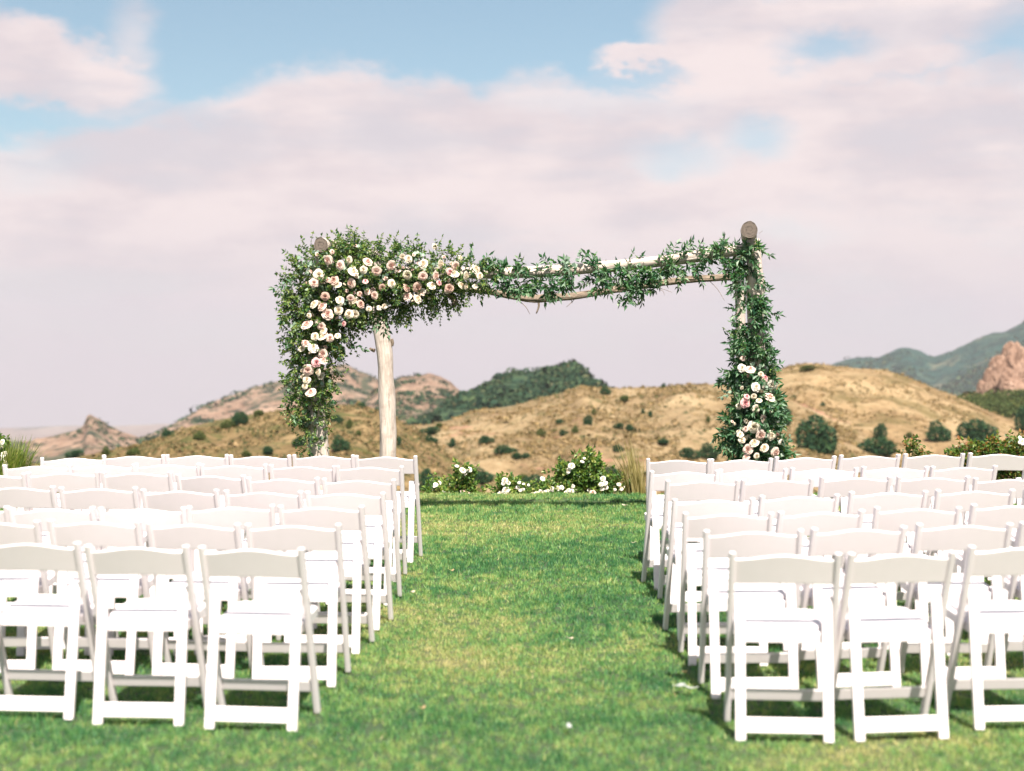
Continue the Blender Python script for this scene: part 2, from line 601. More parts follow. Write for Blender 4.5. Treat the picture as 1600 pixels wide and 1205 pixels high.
TAN = ((0.130, 0.088, 0.047), (0.208, 0.147, 0.081), (0.268, 0.200, 0.116))
m_center = mat_hill('dry_grass_hillside', TAN, 5.0, 2.6, (0.085, 0.078, 0.030), (0.54, 0.66), (0.55, (0.045, 0.055, 0.022), 0.60, 0.68), 0.4, (7.0, (0.27, 0.135, 0.095), 0.58, 0.68))
m_left = mat_hill('olive_hillside', ((0.085, 0.060, 0.028), (0.155, 0.105, 0.050), (0.235, 0.165, 0.085)), 3.0, 2.2, (0.070, 0.072, 0.024), (0.48, 0.62), (0.5, (0.035, 0.046, 0.018), 0.57, 0.66), 0.4, (4.0, (0.22, 0.12, 0.085), 0.60, 0.68))
m_right = mat_hill('golden_hillside', ((0.135, 0.086, 0.044), (0.220, 0.150, 0.080), (0.275, 0.203, 0.115)), 9.0, 5.5, (0.105, 0.080, 0.034), (0.48, 0.62), (0.6, (0.06, 0.055, 0.024), 0.60, 0.69), 0.4)
m_dark = mat_hill('chaparral_hillside', ((0.012, 0.034, 0.022), (0.024, 0.050, 0.028), (0.050, 0.074, 0.036)), 16.0, 22.0, (0.15, 0.11, 0.065), (0.64, 0.70), (2.2, (0.007, 0.020, 0.014), 0.5, 0.6), 1.5)
m_rock = mat_hill('rocky_hillside', ((0.13, 0.080, 0.055), (0.215, 0.142, 0.102), (0.29, 0.205, 0.150)), 16.0, 20.0, (0.036, 0.050, 0.030), (0.50, 0.58), (4.0, (0.020, 0.034, 0.024), 0.56, 0.63), 2.0)
m_blue = mat_hill('mountain_scrub', ((0.010, 0.040, 0.034), (0.020, 0.054, 0.042), (0.055, 0.082, 0.056)), 40.0, 60.0, (0.13, 0.115, 0.075), (0.56, 0.66), (14.0, (0.012, 0.032, 0.025), 0.52, 0.6), 6.0)
m_slope = mat_hill('brushy_slope', ((0.045, 0.058, 0.026), (0.085, 0.088, 0.040), (0.17, 0.135, 0.072)), 5.0, 6.0, (0.030, 0.048, 0.022), (0.46, 0.58))
m_far = mat_hill('distant_range_earth', ((0.15, 0.11, 0.09), (0.19, 0.145, 0.12), (0.22, 0.18, 0.15)), 300.0, 400.0, (0.08, 0.08, 0.06))

hill('hill', 'pale far range low on the left horizon',
     [(-900, 668), (-400, 660), (-60, 672), (40, 668), (106, 665), (170, 667), (255, 662), (330, 664), (500, 668), (900, 672), (1400, 670), (2300, 660)],
     4000, 900, 300, 745, m_far, 160, 24, 0.4, 2.5, 1.0, 3)
V_blue = hill('hill', 'blue-green scrub mountains rising at the right',
     [(1180, 610), (1240, 585), (1295, 570), (1325, 561), (1360, 557), (1372, 560), (1390, 551), (1403, 545), (1417, 542), (1432, 546), (1450, 555),
      (1461, 557), (1487, 549), (1520, 532), (1545, 522), (1572, 518), (1600, 502), (1660, 484), (1750, 470), (1900, 480), (2300, 540)],
     1500, 420, 300, 690, m_blue, 260, 60, 1.0, 5.0, 1.0, 5)
V_rock = hill('hill', 'long rocky hill with bare pinkish faces left of the arch',
     [(215, 690), (257, 669), (296, 650), (317, 635), (349, 622), (376, 613), (402, 603), (434, 597), (465, 588), (500, 577), (523, 571), (538, 568), (551, 575),
      (568, 582), (585, 590), (600, 600), (640, 625), (700, 660)],
     620, 190, 150, 715, m_rock, 260, 70, 1.0, 3.5, 1.0, 7)
V_horn = hill('hill', 'small peak with a rock horn at the far left',
     [(-500, 705), (-200, 700), (0, 700), (38, 692), (64, 685), (91, 679), (115, 673), (130, 667), (135, 650), (141, 647), (148, 652), (161, 658), (171, 666), (191, 675),
      (221, 685), (235, 687), (300, 700)],
     520, 130, 110, 735, m_rock, 260, 60, 0.9, 2.5, 1.0, 9)
V_knoll = hill('hill', 'rounded rocky knoll behind the rear left post',
     [(560, 640), (590, 610), (616, 596), (627, 589), (649, 587), (670, 583), (687, 588), (704, 597), (721, 612), (750, 640), (780, 665)],
     460, 120, 90, 690, m_rock, 200, 60, 0.9, 3.0, 1.0, 11)
V_dark = hill('hill', 'dark green chaparral hill in the middle distance',
     [(600, 690), (650, 668), (690, 640), (723, 614), (755, 600), (776, 590), (791, 582), (808, 580), (832, 580), (850, 574), (862, 577), (880, 573), (895, 567), (904, 570),
      (917, 587), (937, 600), (955, 612), (1010, 650)],
     300, 75, 60, 690, m_dark, 240, 70, 1.0, 3.5, 1.0, 13)
V_right = hill('hill', 'golden dry hill behind the right chairs',
     [(1000, 690), (1060, 660), (1120, 625), (1170, 598), (1215, 580), (1232, 572), (1260, 567), (1290, 570), (1330, 575), (1385, 578), (1420, 590), (1460, 607),
      (1500, 622), (1550, 645), (1600, 664), (1700, 690), (1900, 715), (2300, 720)],
     150, 50, 45, 800, m_right, 260, 80, 0.8, 2.0, 1.15, 15)
V_center = hill('hill', 'tan dry hill seen through the arch',
     [(560, 700), (610, 672), (638, 664), (668, 664), (712, 654), (749, 641), (797, 635), (840, 624), (875, 615), (907, 604), (940, 607), (975, 606), (1025, 604),
      (1100, 600), (1160, 604), (1230, 620), (1330, 660), (1440, 720)],
     125, 42, 40, 800, m_center, 300, 80, 0.9, 2.5, 1.1, 17)
V_left = hill('hill', 'olive-tan hill behind the left chairs',
     [(-600, 735), (-100, 728), (100, 724), (150, 712), (205, 698), (232, 690), (256, 678), (300, 666), (370, 651), (440, 641), (500, 634), (564, 632), (591, 641), (619, 653),
      (640, 668), (690, 700), (760, 750)],
     88, 28, 30, 800, m_left, 280, 70, 0.9, 2.5, 1.1, 19)


def on_hill(px, py, tol=4.0):
    """front-most surface point of the three near hills under a photo pixel"""
    best = None
    for V in (V_left, V_center, V_right):
        P = V.reshape(-1, 3)
        a = P[:, 0] / P[:, 1] * FPX + 800
        b = YH - (P[:, 2] - EYE) / P[:, 1] * FPX
        q = (a - px) ** 2 + (b - py) ** 2
        k = np.argmin(q)
        if q[k] < tol * tol and (best is None or P[k, 1] < best.y):
            best = Vector(P[k].tolist())
    return best or on_hill(px, py, tol * 2)


def scatter_scrub(name, label, V, n, size, mat, seed, squash=0.6, quads=7, leafk=0.9, bias=0.0, vmin=0.0):
    """low brush too plentiful to count, growing all over one hill: one object"""
    rs = np.random.default_rng(seed)
    H, W = V.shape[:2]
    fa, fb = rs.uniform(vmin, 1, n * 4) * (H - 1.001), rs.uniform(0, 1, n * 4) * (W - 1.001)
    a, b = fa.astype(int), fb.astype(int)
    ta, tb = (fa - a)[:, None], (fb - b)[:, None]
    p = (V[a, b] * (1 - ta) + V[a + 1, b] * ta) * (1 - tb) + (V[a, b + 1] * (1 - ta) + V[a + 1, b + 1] * ta) * tb
    m = fbm(p[:, 0] / (size * 30), p[:, 1] / (size * 30), seed, 3) + rs.normal(0, 0.05, len(p))
    p = p[m > 0.5 - bias][:n]
    k = len(p)
    r = size * rs.lognormal(0, 0.4, k)
    c = p + np.stack([rs.normal(0, size, k), rs.normal(0, size, k), r * 0.1], 1)
    d = rs.normal(0, 1, (k, quads, 3))
    d /= np.linalg.norm(d, axis=2, keepdims=True)
    d[..., 2] = np.abs(d[..., 2])
    r3 = r[:, None, None]
    cen = c[:, None, :] + d * r3 * np.array([1, 1, squash])
    u = np.cross(d, rs.normal(0, 1, d.shape))
    u /= np.linalg.norm(u, axis=2, keepdims=True) + 1e-6
    w = np.cross(d, u) + d * rs.normal(0, 0.5, (k, quads, 1))
    L = r3 * leafk * rs.uniform(0.5, 1.0, (k, quads, 1))
    A = np.stack([cen - u * L, cen + w * L * 0.6, cen + u * L, cen - w * L * 0.6], 2).reshape(-1, 3)
    o = link(name, mesh_np(name, A, np.arange(len(A)).reshape(-1, 4), mat))
    tag(o, label, 'brush', kind='stuff')


# rock outcrop at the right edge
def build_outcrop():
    root = empty('rock_outcrop', at_y(1580, 622, 240))
    tag(root, 'pink sandstone outcrop with cracks at the right edge', 'rock')
    m = mat_hill('sandstone', ((0.135, 0.080, 0.056), (0.225, 0.143, 0.104), (0.295, 0.200, 0.150)), 7.0, 9.0, (0.07, 0.045, 0.035), (0.60, 0.70), None, 0.25)
    k = 240 / FPX
    # (px, py, half width, half height) of each boulder
    for i, (px, py, rw, rh, dy) in enumerate([(1584, 576, 20, 40, 0), (1608, 584, 22, 38, 1.5), (1558, 588, 13, 33, -1), (1543, 598, 9, 25, -2.2), (1532, 605, 6, 11, -2.5), (1572, 598, 11, 22, -3.2),
                                              (1632, 592, 30, 42, 2), (1590, 607, 30, 20, -3), (1575, 552, 10, 16, 0.5), (1554, 571, 9, 15, -1)]):
        bm = bmesh.new()
        bmesh.ops.create_icosphere(bm, subdivisions=4, radius=1)
        sd = Vector((i * 7.3, i * 3.1, i * 1.7))
        for v in bm.verts:
            p = v.co.copy()
            n = mnoise.fractal(p * 0.9 + sd, 1.1, 2.0, 4) * 0.30
            c = mnoise.noise(p * 2.2 + sd)
            step = -0.22 * math.exp(-(c / 0.06) ** 2)
            v.co = p * (1 + n + step)
            v.co.x *= rw * k
            v.co.z *= rh * k
            v.co.y *= rw * k * 0.9
            # leaning slabs
            v.co.x += v.co.z * 0.18
        me = bm_mesh('boulder', bm, m, False)
        c = at_y(px, py, 240 + dy)
        link('boulder', me, root, c - root.location)


build_outcrop()
M_TUFT = mat_leaf('dry_hill_brush', [(0.0, (0.028, 0.042, 0.018)), (0.25, (0.060, 0.064, 0.024)), (0.5, (0.115, 0.090, 0.040)), (0.75, (0.21, 0.14, 0.075)), (1.0, (0.30, 0.21, 0.115))], 0.1, 0.8, 0.1)
M_TUFT2 = mat_leaf('pale_hill_brush', [(0.0, (0.070, 0.066, 0.028)), (0.3, (0.135, 0.095, 0.045)), (0.65, (0.22, 0.150, 0.075)), (1.0, (0.31, 0.225, 0.12))], 0.1, 0.8, 0.1)
M_CHAP = mat_leaf('far_chaparral', [(0.0, (0.009, 0.028, 0.019)), (0.6, (0.024, 0.052, 0.028)), (0.92, (0.052, 0.080, 0.038)), (1.0, (0.11, 0.09, 0.05))], 0.05, 0.8, 0.1)
scatter_scrub('brush', 'low mixed brush all over the olive hill on the left', V_left, 16000, 0.085, M_TUFT, 301, leafk=0.6, bias=0.0)
scatter_scrub('brush', 'low dry brush all over the tan hill in the middle', V_center, 16000, 0.10, M_TUFT2, 302, leafk=0.6, bias=0.0)
scatter_scrub('brush', 'scattered darker brush on the tan hill in the middle', V_center, 3500, 0.12, M_TUFT, 303, leafk=0.6, bias=-0.08)
scatter_scrub('brush', 'low dry brush all over the golden hill on the right', V_right, 15000, 0.11, M_TUFT2, 304, leafk=0.6, bias=-0.02)
scatter_scrub('brush', 'dense chaparral covering the dark green hill', V_dark, 14000, 0.48, M_CHAP, 305, leafk=0.55, bias=0.1)
scatter_scrub('brush', 'dark bushes on the long rocky hill', V_rock, 3200, 0.75, M_CHAP, 306, leafk=0.6, bias=-0.06)
scatter_scrub('brush', 'dark bushes on the far left rock-horn peak', V_horn, 1600, 0.65, M_CHAP, 307, leafk=0.6, bias=-0.08)
scatter_scrub('brush', 'dark bushes on the rocky knoll', V_knoll, 2200, 0.6, M_CHAP, 308, leafk=0.6, bias=-0.05)
scatter_scrub('brush', 'scrub covering the blue-green mountains', V_blue, 12000, 2.2, M_CHAP, 309, leafk=0.55, bias=0.02)


# ------------------------------------------------------------------ lawn
def dryness(X, Y):
    """0 lush .. 1 dry"""
    t = 0.55 * fbm(X / 1.3 + 5, Y / 1.1, 31, 4) + 0.45 * fbm(X / 0.35, Y / 0.3, 37, 3)
    t = (t - 0.5) * 1.15 + 0.335
    for cx, cy, rx, ry, a in [(-0.75, 9.0, 0.9, 0.75, 0.42), (-0.25, 7.75, 0.75, 0.4, 0.38), (-1.0, 13.2, 1.3, 0.9, 0.35), (1.75, 6.15, 0.6, 0.4, 0.35), (-0.95, 10.6, 0.5, 0.3, 0.3),
                              (0.4, 11.6, 1.5, 0.9, -0.20), (-0.6, 10.75, 1.0, 0.3, -0.22), (0.7, 9.4, 0.8, 1.0, -0.12), (0, 6.5, 2.2, 0.5, -0.10), (0.3, 13.6, 1.6, 0.25, -0.12), (1.3, 10, 0.6, 3, -0.08)]:
        t = t + a * np.exp(-((X - cx) / rx) ** 2 - ((Y - cy) / ry) ** 2)
    return np.clip(t, 0, 1)


def lawn_h(X, Y):
    e = 14.95 + 0.16 * (fbm(X / 0.9, X * 0, 51) - 0.5)
    return 0.03 * (fbm(X / 1.6, Y / 1.6, 41, 3) - 0.5) - 0.0 + 0.015 * np.clip((Y - e) / 0.12, 0, 1) - (0.055 * np.clip(fbm(X / 0.8, X * 0, 55, 2) * 2 - 0.7, 0, 1)) * np.exp(-((Y - e) / 0.08) ** 2)


def build_lawn():
    xs = np.concatenate([np.linspace(-70, -9, 20), np.linspace(-8.5, 8.5, 120), np.linspace(9, 70, 20)])
    ys = np.concatenate([np.linspace(-60, 3, 20), np.linspace(3.4, 15.75, 150)])
    X, Y = np.meshgrid(xs, ys)
    edge = 15.6 + 0.30 * (fbm(X / 0.5, X * 0, 52) - 0.5)
    Yc = np.minimum(Y, edge)
    Z = lawn_h(X, Yc)
    V = np.stack([X, Yc, Z], -1).reshape(-1, 3)
    W = len(xs)
    a = (np.arange(len(ys) - 1)[:, None] * W + np.arange(W - 1)[None, :]).ravel()
    F = np.stack([a, a + 1, a + W + 1, a + W], 1)
    # front skirt of the edge
    m, g, b = material('lawn_thatch')
    tc = g.new('ShaderNodeTexCoord')
    at = g.new('ShaderNodeAttribute', attribute_name='dry')
    n = g.noise(tc.outputs['Object'], 60.0, 4, 0.7)
    c = g.ramp(at.outputs['Fac'], [(0.15, (0.020, 0.052, 0.018)), (0.5, (0.050, 0.080, 0.024)), (0.9, (0.14, 0.13, 0.05))])
    c = g.mix(g.smooth(n, 0.4, 0.7), c, (0.045, 0.055, 0.02, 1))
    g.put(b.inputs['Base Color'], c)
    b.inputs['Roughness'].default_value = 0.95
    bump(g, b, n, 0.6, 0.02)
    me = mesh_np('lawn', V, F, m, True)
    at = me.attributes.new('dry', 'FLOAT', 'POINT')
    at.data.foreach_set('value', dryness(V[:, 0], V[:, 1]).astype(np.float32))
    o = link('lawn', me)
    tag(o, 'mown lawn running up to the arch between the chairs', 'lawn', kind='structure')


build_lawn()


def build_grass():
    parts = []
    # (y0, y1, density per square metre, blade height, blade width)
    for y0, y1, dens, hgt, wid in [(4.6, 7.0, 14500, 0.030, 0.0048), (7.0, 9.5, 12000, 0.030, 0.0058), (9.5, 12.5, 9500, 0.031, 0.0072), (12.5, 16.1, 7500, 0.032, 0.0088)]:
        half = y1 * 0.335 + 0.9
        n = int((y1 - y0) * 2 * half * dens)
        X = rng.uniform(-half, half, n)
        Y = rng.uniform(y0, y1, n)
        parts.append((X, Y, np.full(n, hgt), np.full(n, wid)))
    X, Y, Hh, Wd = (np.concatenate(p) for p in zip(*parts))
    keep = fbm(X / 0.04, Y / 0.05, 61, 2) > 0.33
    keep &= Y < 15.58 + 0.3 * (fbm(X / 0.5, X * 0, 52) - 0.5)
    X, Y, Hh, Wd = X[keep], Y[keep], Hh[keep], Wd[keep]
    n = len(X)
    dry = dryness(X, Y)
    tuft = fbm(X / 0.14, Y / 0.14, 63, 3)
    Hh = Hh * rng.uniform(0.55, 1.25, n) * (0.5 + 0.55 * tuft + 0.5 * fbm(X / 0.04, Y / 0.05, 73, 2)) * (1.08 - 0.4 * dry)
    long = (rng.random(n) < 0.02)
    Hh = np.where(long, Hh * 1.7, Hh)
    ang = rng.uniform(0, 2 * np.pi, n)
    lean = np.abs(rng.normal(0, 0.55, n)) + 0.15
    la = rng.uniform(0, 2 * np.pi, n)
    dx, dy = np.cos(la) * np.sin(lean), np.sin(la) * np.sin(lean)
    dz = np.cos(lean)
    Z = lawn_h(X, Y) - 0.004
    bx, by = np.cos(ang) * Wd * 0.5, np.sin(ang) * Wd * 0.5
    A = np.stack([X - bx, Y - by, Z], -1)
    B = np.stack([X + bx, Y + by, Z], -1)
    C = np.stack([X + dx * Hh, Y + dy * Hh, Z + dz * Hh], -1)
    V = np.stack([A, B, C], 1).reshape(-1, 3)
    F = np.arange(3 * n).reshape(-1, 3)
    m = bpy.data.materials.new('grass_blades')
    m.use_nodes = True
    g = NG(m.node_tree)
    b = m.node_tree.nodes['Principled BSDF']
    at = g.new('ShaderNodeAttribute', attribute_name='dry')
    c = g.ramp(at.outputs['Fac'], [(0.0, (0.040, 0.145, 0.055)), (0.25, (0.115, 0.265, 0.080)), (0.48, (0.225, 0.350, 0.105)), (0.74, (0.370, 0.385, 0.140)), (1.0, (0.54, 0.47, 0.24))])
    g.put(b.inputs['Base Color'], c)
    b.inputs['Roughness'].default_value = 0.5
    b.inputs['Specular IOR Level'].default_value = 0.35
    t = g.new('ShaderNodeBsdfTranslucent')
    g.put(t.inputs[0], g.mix(1.0, c, (1.2, 1.25, 0.7, 1), 'MULTIPLY'))
    mx = g.new('ShaderNodeMixShader')
    mx.inputs[0].default_value = 0.35
    m.node_tree.links.new(b.outputs[0], mx.inputs[1])
    m.node_tree.links.new(t.outputs[0], mx.inputs[2])
    m.node_tree.links.new(mx.outputs[0], m.node_tree.nodes['Material Output'].inputs[0])
    me = mesh_np('grass', V, F, m)
    a = me.attributes.new('dry', 'FLOAT', 'POINT')
    clump = fbm(X / 0.045, Y / 0.06, 71, 2) - 0.5
    val = np.clip(dry + clump * 0.85 + rng.normal(0, 0.13, n) + (rng.random(n) < 0.03) * 0.45, 0, 1)
    a.data.foreach_set('value', np.repeat(val, 3).astype(np.float32))
    o = link('grass', me)
    tag(o, 'short green and yellowed grass blades of the lawn', 'grass', kind='stuff')


build_grass()


# ------------------------------------------------------------------ plants
class Leaves:
    """collects leaf quads (folded along the midrib) and thin stems"""
    def __init__(s):
        s.V, s.F = [], []

    def leaf(s, p, d, n, L, W, fold=0.25):
        d = d.normalized()
        side = d.cross(n)
        if side.length < 1e-4:
            side = d.orthogonal()
        side.normalize()
        up = side.cross(d)
        k = len(s.V)
        mid = p + d * (L * 0.45)
        s.V += [p, mid + side * (W / 2) + up * (fold * W), p + d * L - up * (L * 0.12), mid - side * (W / 2) + up * (fold * W)]
        s.F.append((k, k + 1, k + 2, k + 3))

    def disc(s, p, n, r):
        n = n.normalized()
        a = n.orthogonal().normalized()
        b = n.cross(a)
        k = len(s.V)
        t0 = random.random() * 6
        for i in range(4):
            t = t0 + i * math.pi / 2
            s.V.append(p + (a * math.cos(t) + b * math.sin(t)) * r)
        s.F.append((k, k + 1, k + 2, k + 3))

    def stem(s, pts, r):
        for a, b in zip(pts[:-1], pts[1:]):
            d = (b - a)
            if d.length < 1e-6:
                continue
            for sd in (d.orthogonal().normalized(), d.cross(d.orthogonal()).normalized()):
                k = len(s.V)
                s.V += [a - sd * r, a + sd * r, b + sd * r * 0.8, b - sd * r * 0.8]
                s.F.append((k, k + 1, k + 2, k + 3))

    def mesh(s, name, mat):
        V = np.array([tuple(v) for v in s.V], np.float32)
        return mesh_np(name, V, s.F, mat)


def rvec():
    while True:
        v = Vector((random.uniform(-1, 1), random.uniform(-1, 1), random.uniform(-1, 1)))
        if 0.05 < v.length < 1:
            return v.normalized()


def sprig(lv, st, p, d, L, n, ll, lw, droop=0.5, spread=0.9):
    """a stem with leaves on both sides"""
    d = d.normalized()
    pts, q, dd = [p.copy()], p.copy(), d.copy()
    seg = L / n
    for i in range(n):
        dd = (dd + Vector((0, 0, -droop * seg * 3)) + rvec() * 0.12).normalized()
        q = q + dd * seg
        pts.append(q.copy())
        t = (i + 1) / n
        side = dd.cross(rvec())
        if side.length < 1e-3:
            continue
        side.normalize()
        for sg in (-1, 1):
            ld = (dd * (1 - 0.45 * spread) + side * sg * spread + Vector((0, 0, -0.15))).normalized()
            lv.leaf(q, ld, rvec() + Vector((0, -0.3, 0.8)), ll * random.uniform(0.7, 1.15) * (1.05 - 0.35 * t), lw * random.uniform(0.8, 1.15))
    lv.leaf(q, dd, rvec(), ll * 0.9, lw)
    if st is not None:
        st.stem(pts, 0.0022)


def rose_mesh(name, mat, openness=1.0, seed=1):
    """layered cup of petals facing local +Z, outer radius about 1"""
    rnd = random.Random(seed)
    V, F, C = [], [], []
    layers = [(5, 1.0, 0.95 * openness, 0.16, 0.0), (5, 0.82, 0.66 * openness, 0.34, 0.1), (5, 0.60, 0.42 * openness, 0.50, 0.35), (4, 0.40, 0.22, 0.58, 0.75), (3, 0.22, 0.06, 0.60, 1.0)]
    for li, (n, rad, flare, hgt, core) in enumerate(layers):
        for k in range(n):
            th = 2 * math.pi * (k + 0.5 * (li % 2) + rnd.uniform(-0.1, 0.1)) / n
            wid = 2 * math.pi / n * 0.72
            b0 = len(V)
            rows, cols_ = 4, 5
            for r in range(rows):
                t = r / (rows - 1)
                for c in range(cols_):
                    s = (c / (cols_ - 1) - 0.5) * 2
                    a = th + s * wid * (0.55 + 0.45 * math.sin(math.pi * min(1, t * 0.75 + 0.12)))
                    rr = rad * (0.25 + 0.6 * t ** 0.7 + flare * 0.35 * max(0, t - 0.5) * 2 * 0.6)
                    zz = -0.35 + (hgt + 0.35) * math.sin(t * math.pi / 2) - flare * 0.22 * max(0, t - 0.6) * 2.5 - 0.10 * s * s * t
                    rr *= 1 - 0.10 * s * s + rnd.uniform(-0.03, 0.03)
                    V.append((math.cos(a) * rr, math.sin(a) * rr, zz + rnd.uniform(-0.02, 0.02)))
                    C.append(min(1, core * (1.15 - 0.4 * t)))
            for r in range(rows - 1):
                for c in range(cols_ - 1):
                    q = b0 + r * cols_ + c
                    F.append((q, q + 1, q + cols_ + 1, q + cols_))
    me = mesh_np(name, np.array(V), F, mat, True)
    at = me.attributes.new('core', 'FLOAT', 'POINT')
    at.data.foreach_set('value', np.array(C, np.float32))
    return me


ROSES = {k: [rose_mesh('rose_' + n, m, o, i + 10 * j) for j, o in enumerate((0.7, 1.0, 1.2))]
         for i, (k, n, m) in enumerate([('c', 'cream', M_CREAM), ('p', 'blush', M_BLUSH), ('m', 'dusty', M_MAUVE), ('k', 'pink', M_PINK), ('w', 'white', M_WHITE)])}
ROSE_WORD = {'c': 'cream rose', 'p': 'blush pink rose', 'm': 'dusty brown-pink rose', 'k': 'bright pink rose', 'w': 'white rose'}


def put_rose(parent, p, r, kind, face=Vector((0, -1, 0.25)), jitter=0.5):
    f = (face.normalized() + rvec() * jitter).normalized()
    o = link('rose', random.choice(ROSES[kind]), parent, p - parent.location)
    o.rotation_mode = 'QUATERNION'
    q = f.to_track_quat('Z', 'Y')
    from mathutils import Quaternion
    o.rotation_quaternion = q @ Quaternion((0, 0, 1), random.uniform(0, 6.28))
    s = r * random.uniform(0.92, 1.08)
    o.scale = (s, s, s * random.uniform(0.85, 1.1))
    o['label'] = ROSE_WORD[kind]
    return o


# ------------------------------------------------------------------ shrubs on the hills
def shrub_mesh(name, mat, lumps, n, leaf, seed):
    """leaf clumps through several lobes; unit size: about 1 wide, 1 high, base at z = 0"""
    rnd = np.random.default_rng(seed)
    V, F = [], []
    L = Leaves()
    random.seed(seed)
    for (cx, cy, cz, rx, rz) in lumps:
        m = int(n * rx * rz * 4)
        for _ in range(m):
            d = rvec()
            rr = random.uniform(0.45, 1.0) ** 0.5 * (1 + 0.22 * mnoise.noise(d * 3 + Vector((seed, cx * 9, cz * 5))))
            p = Vector((cx + d.x * rx * rr, cy + d.y * rx * rr, cz + d.z * rz * rr))
            if p.z < 0.0:
                continue
            L.leaf(p, (d + rvec() * 0.9), d + rvec() * 0.6, leaf * random.uniform(0.6, 1.4), leaf * random.uniform(0.5, 0.9), 0.2)
    # short woody base
    for k in range(5):
        a = k * 1.256 + random.random()
        L.stem([Vector((math.cos(a) * 0.05, math.sin(a) * 0.05, -0.12)), Vector((math.cos(a) * 0.2, math.sin(a) * 0.2, 0.35))], 0.025)
    return L.mesh(name, mat)


LUMPS = [
    [(0, 0, 0.5, 0.40, 0.46), (-0.25, 0.05, 0.35, 0.26, 0.33), (0.26, -0.05, 0.42, 0.25, 0.38)],
    [(-0.2, 0, 0.40, 0.33, 0.40), (0.22, 0, 0.46, 0.30, 0.46), (0.05, -0.1, 0.65, 0.24, 0.3)],
    [(0, 0, 0.36, 0.48, 0.36), (-0.1, 0, 0.68, 0.24, 0.3), (0.3, 0.05, 0.3, 0.22, 0.3)],
    [(-0.28, 0, 0.45, 0.24, 0.42), (0, 0, 0.55, 0.28, 0.45), (0.3, 0, 0.38, 0.24, 0.38), (0.02, -0.1, 0.25, 0.4, 0.26)],
]
SHRUBS = [shrub_mesh('shrub_crown', M_SHRUB, LUMPS[i], 1500, 0.085, 100 + i) for i in range(4)]
SCRUBS = [shrub_mesh('scrub_crown', M_SHRUB2, LUMPS[i], 1000, 0.10, 200 + i) for i in range(4)]
random.seed(21)

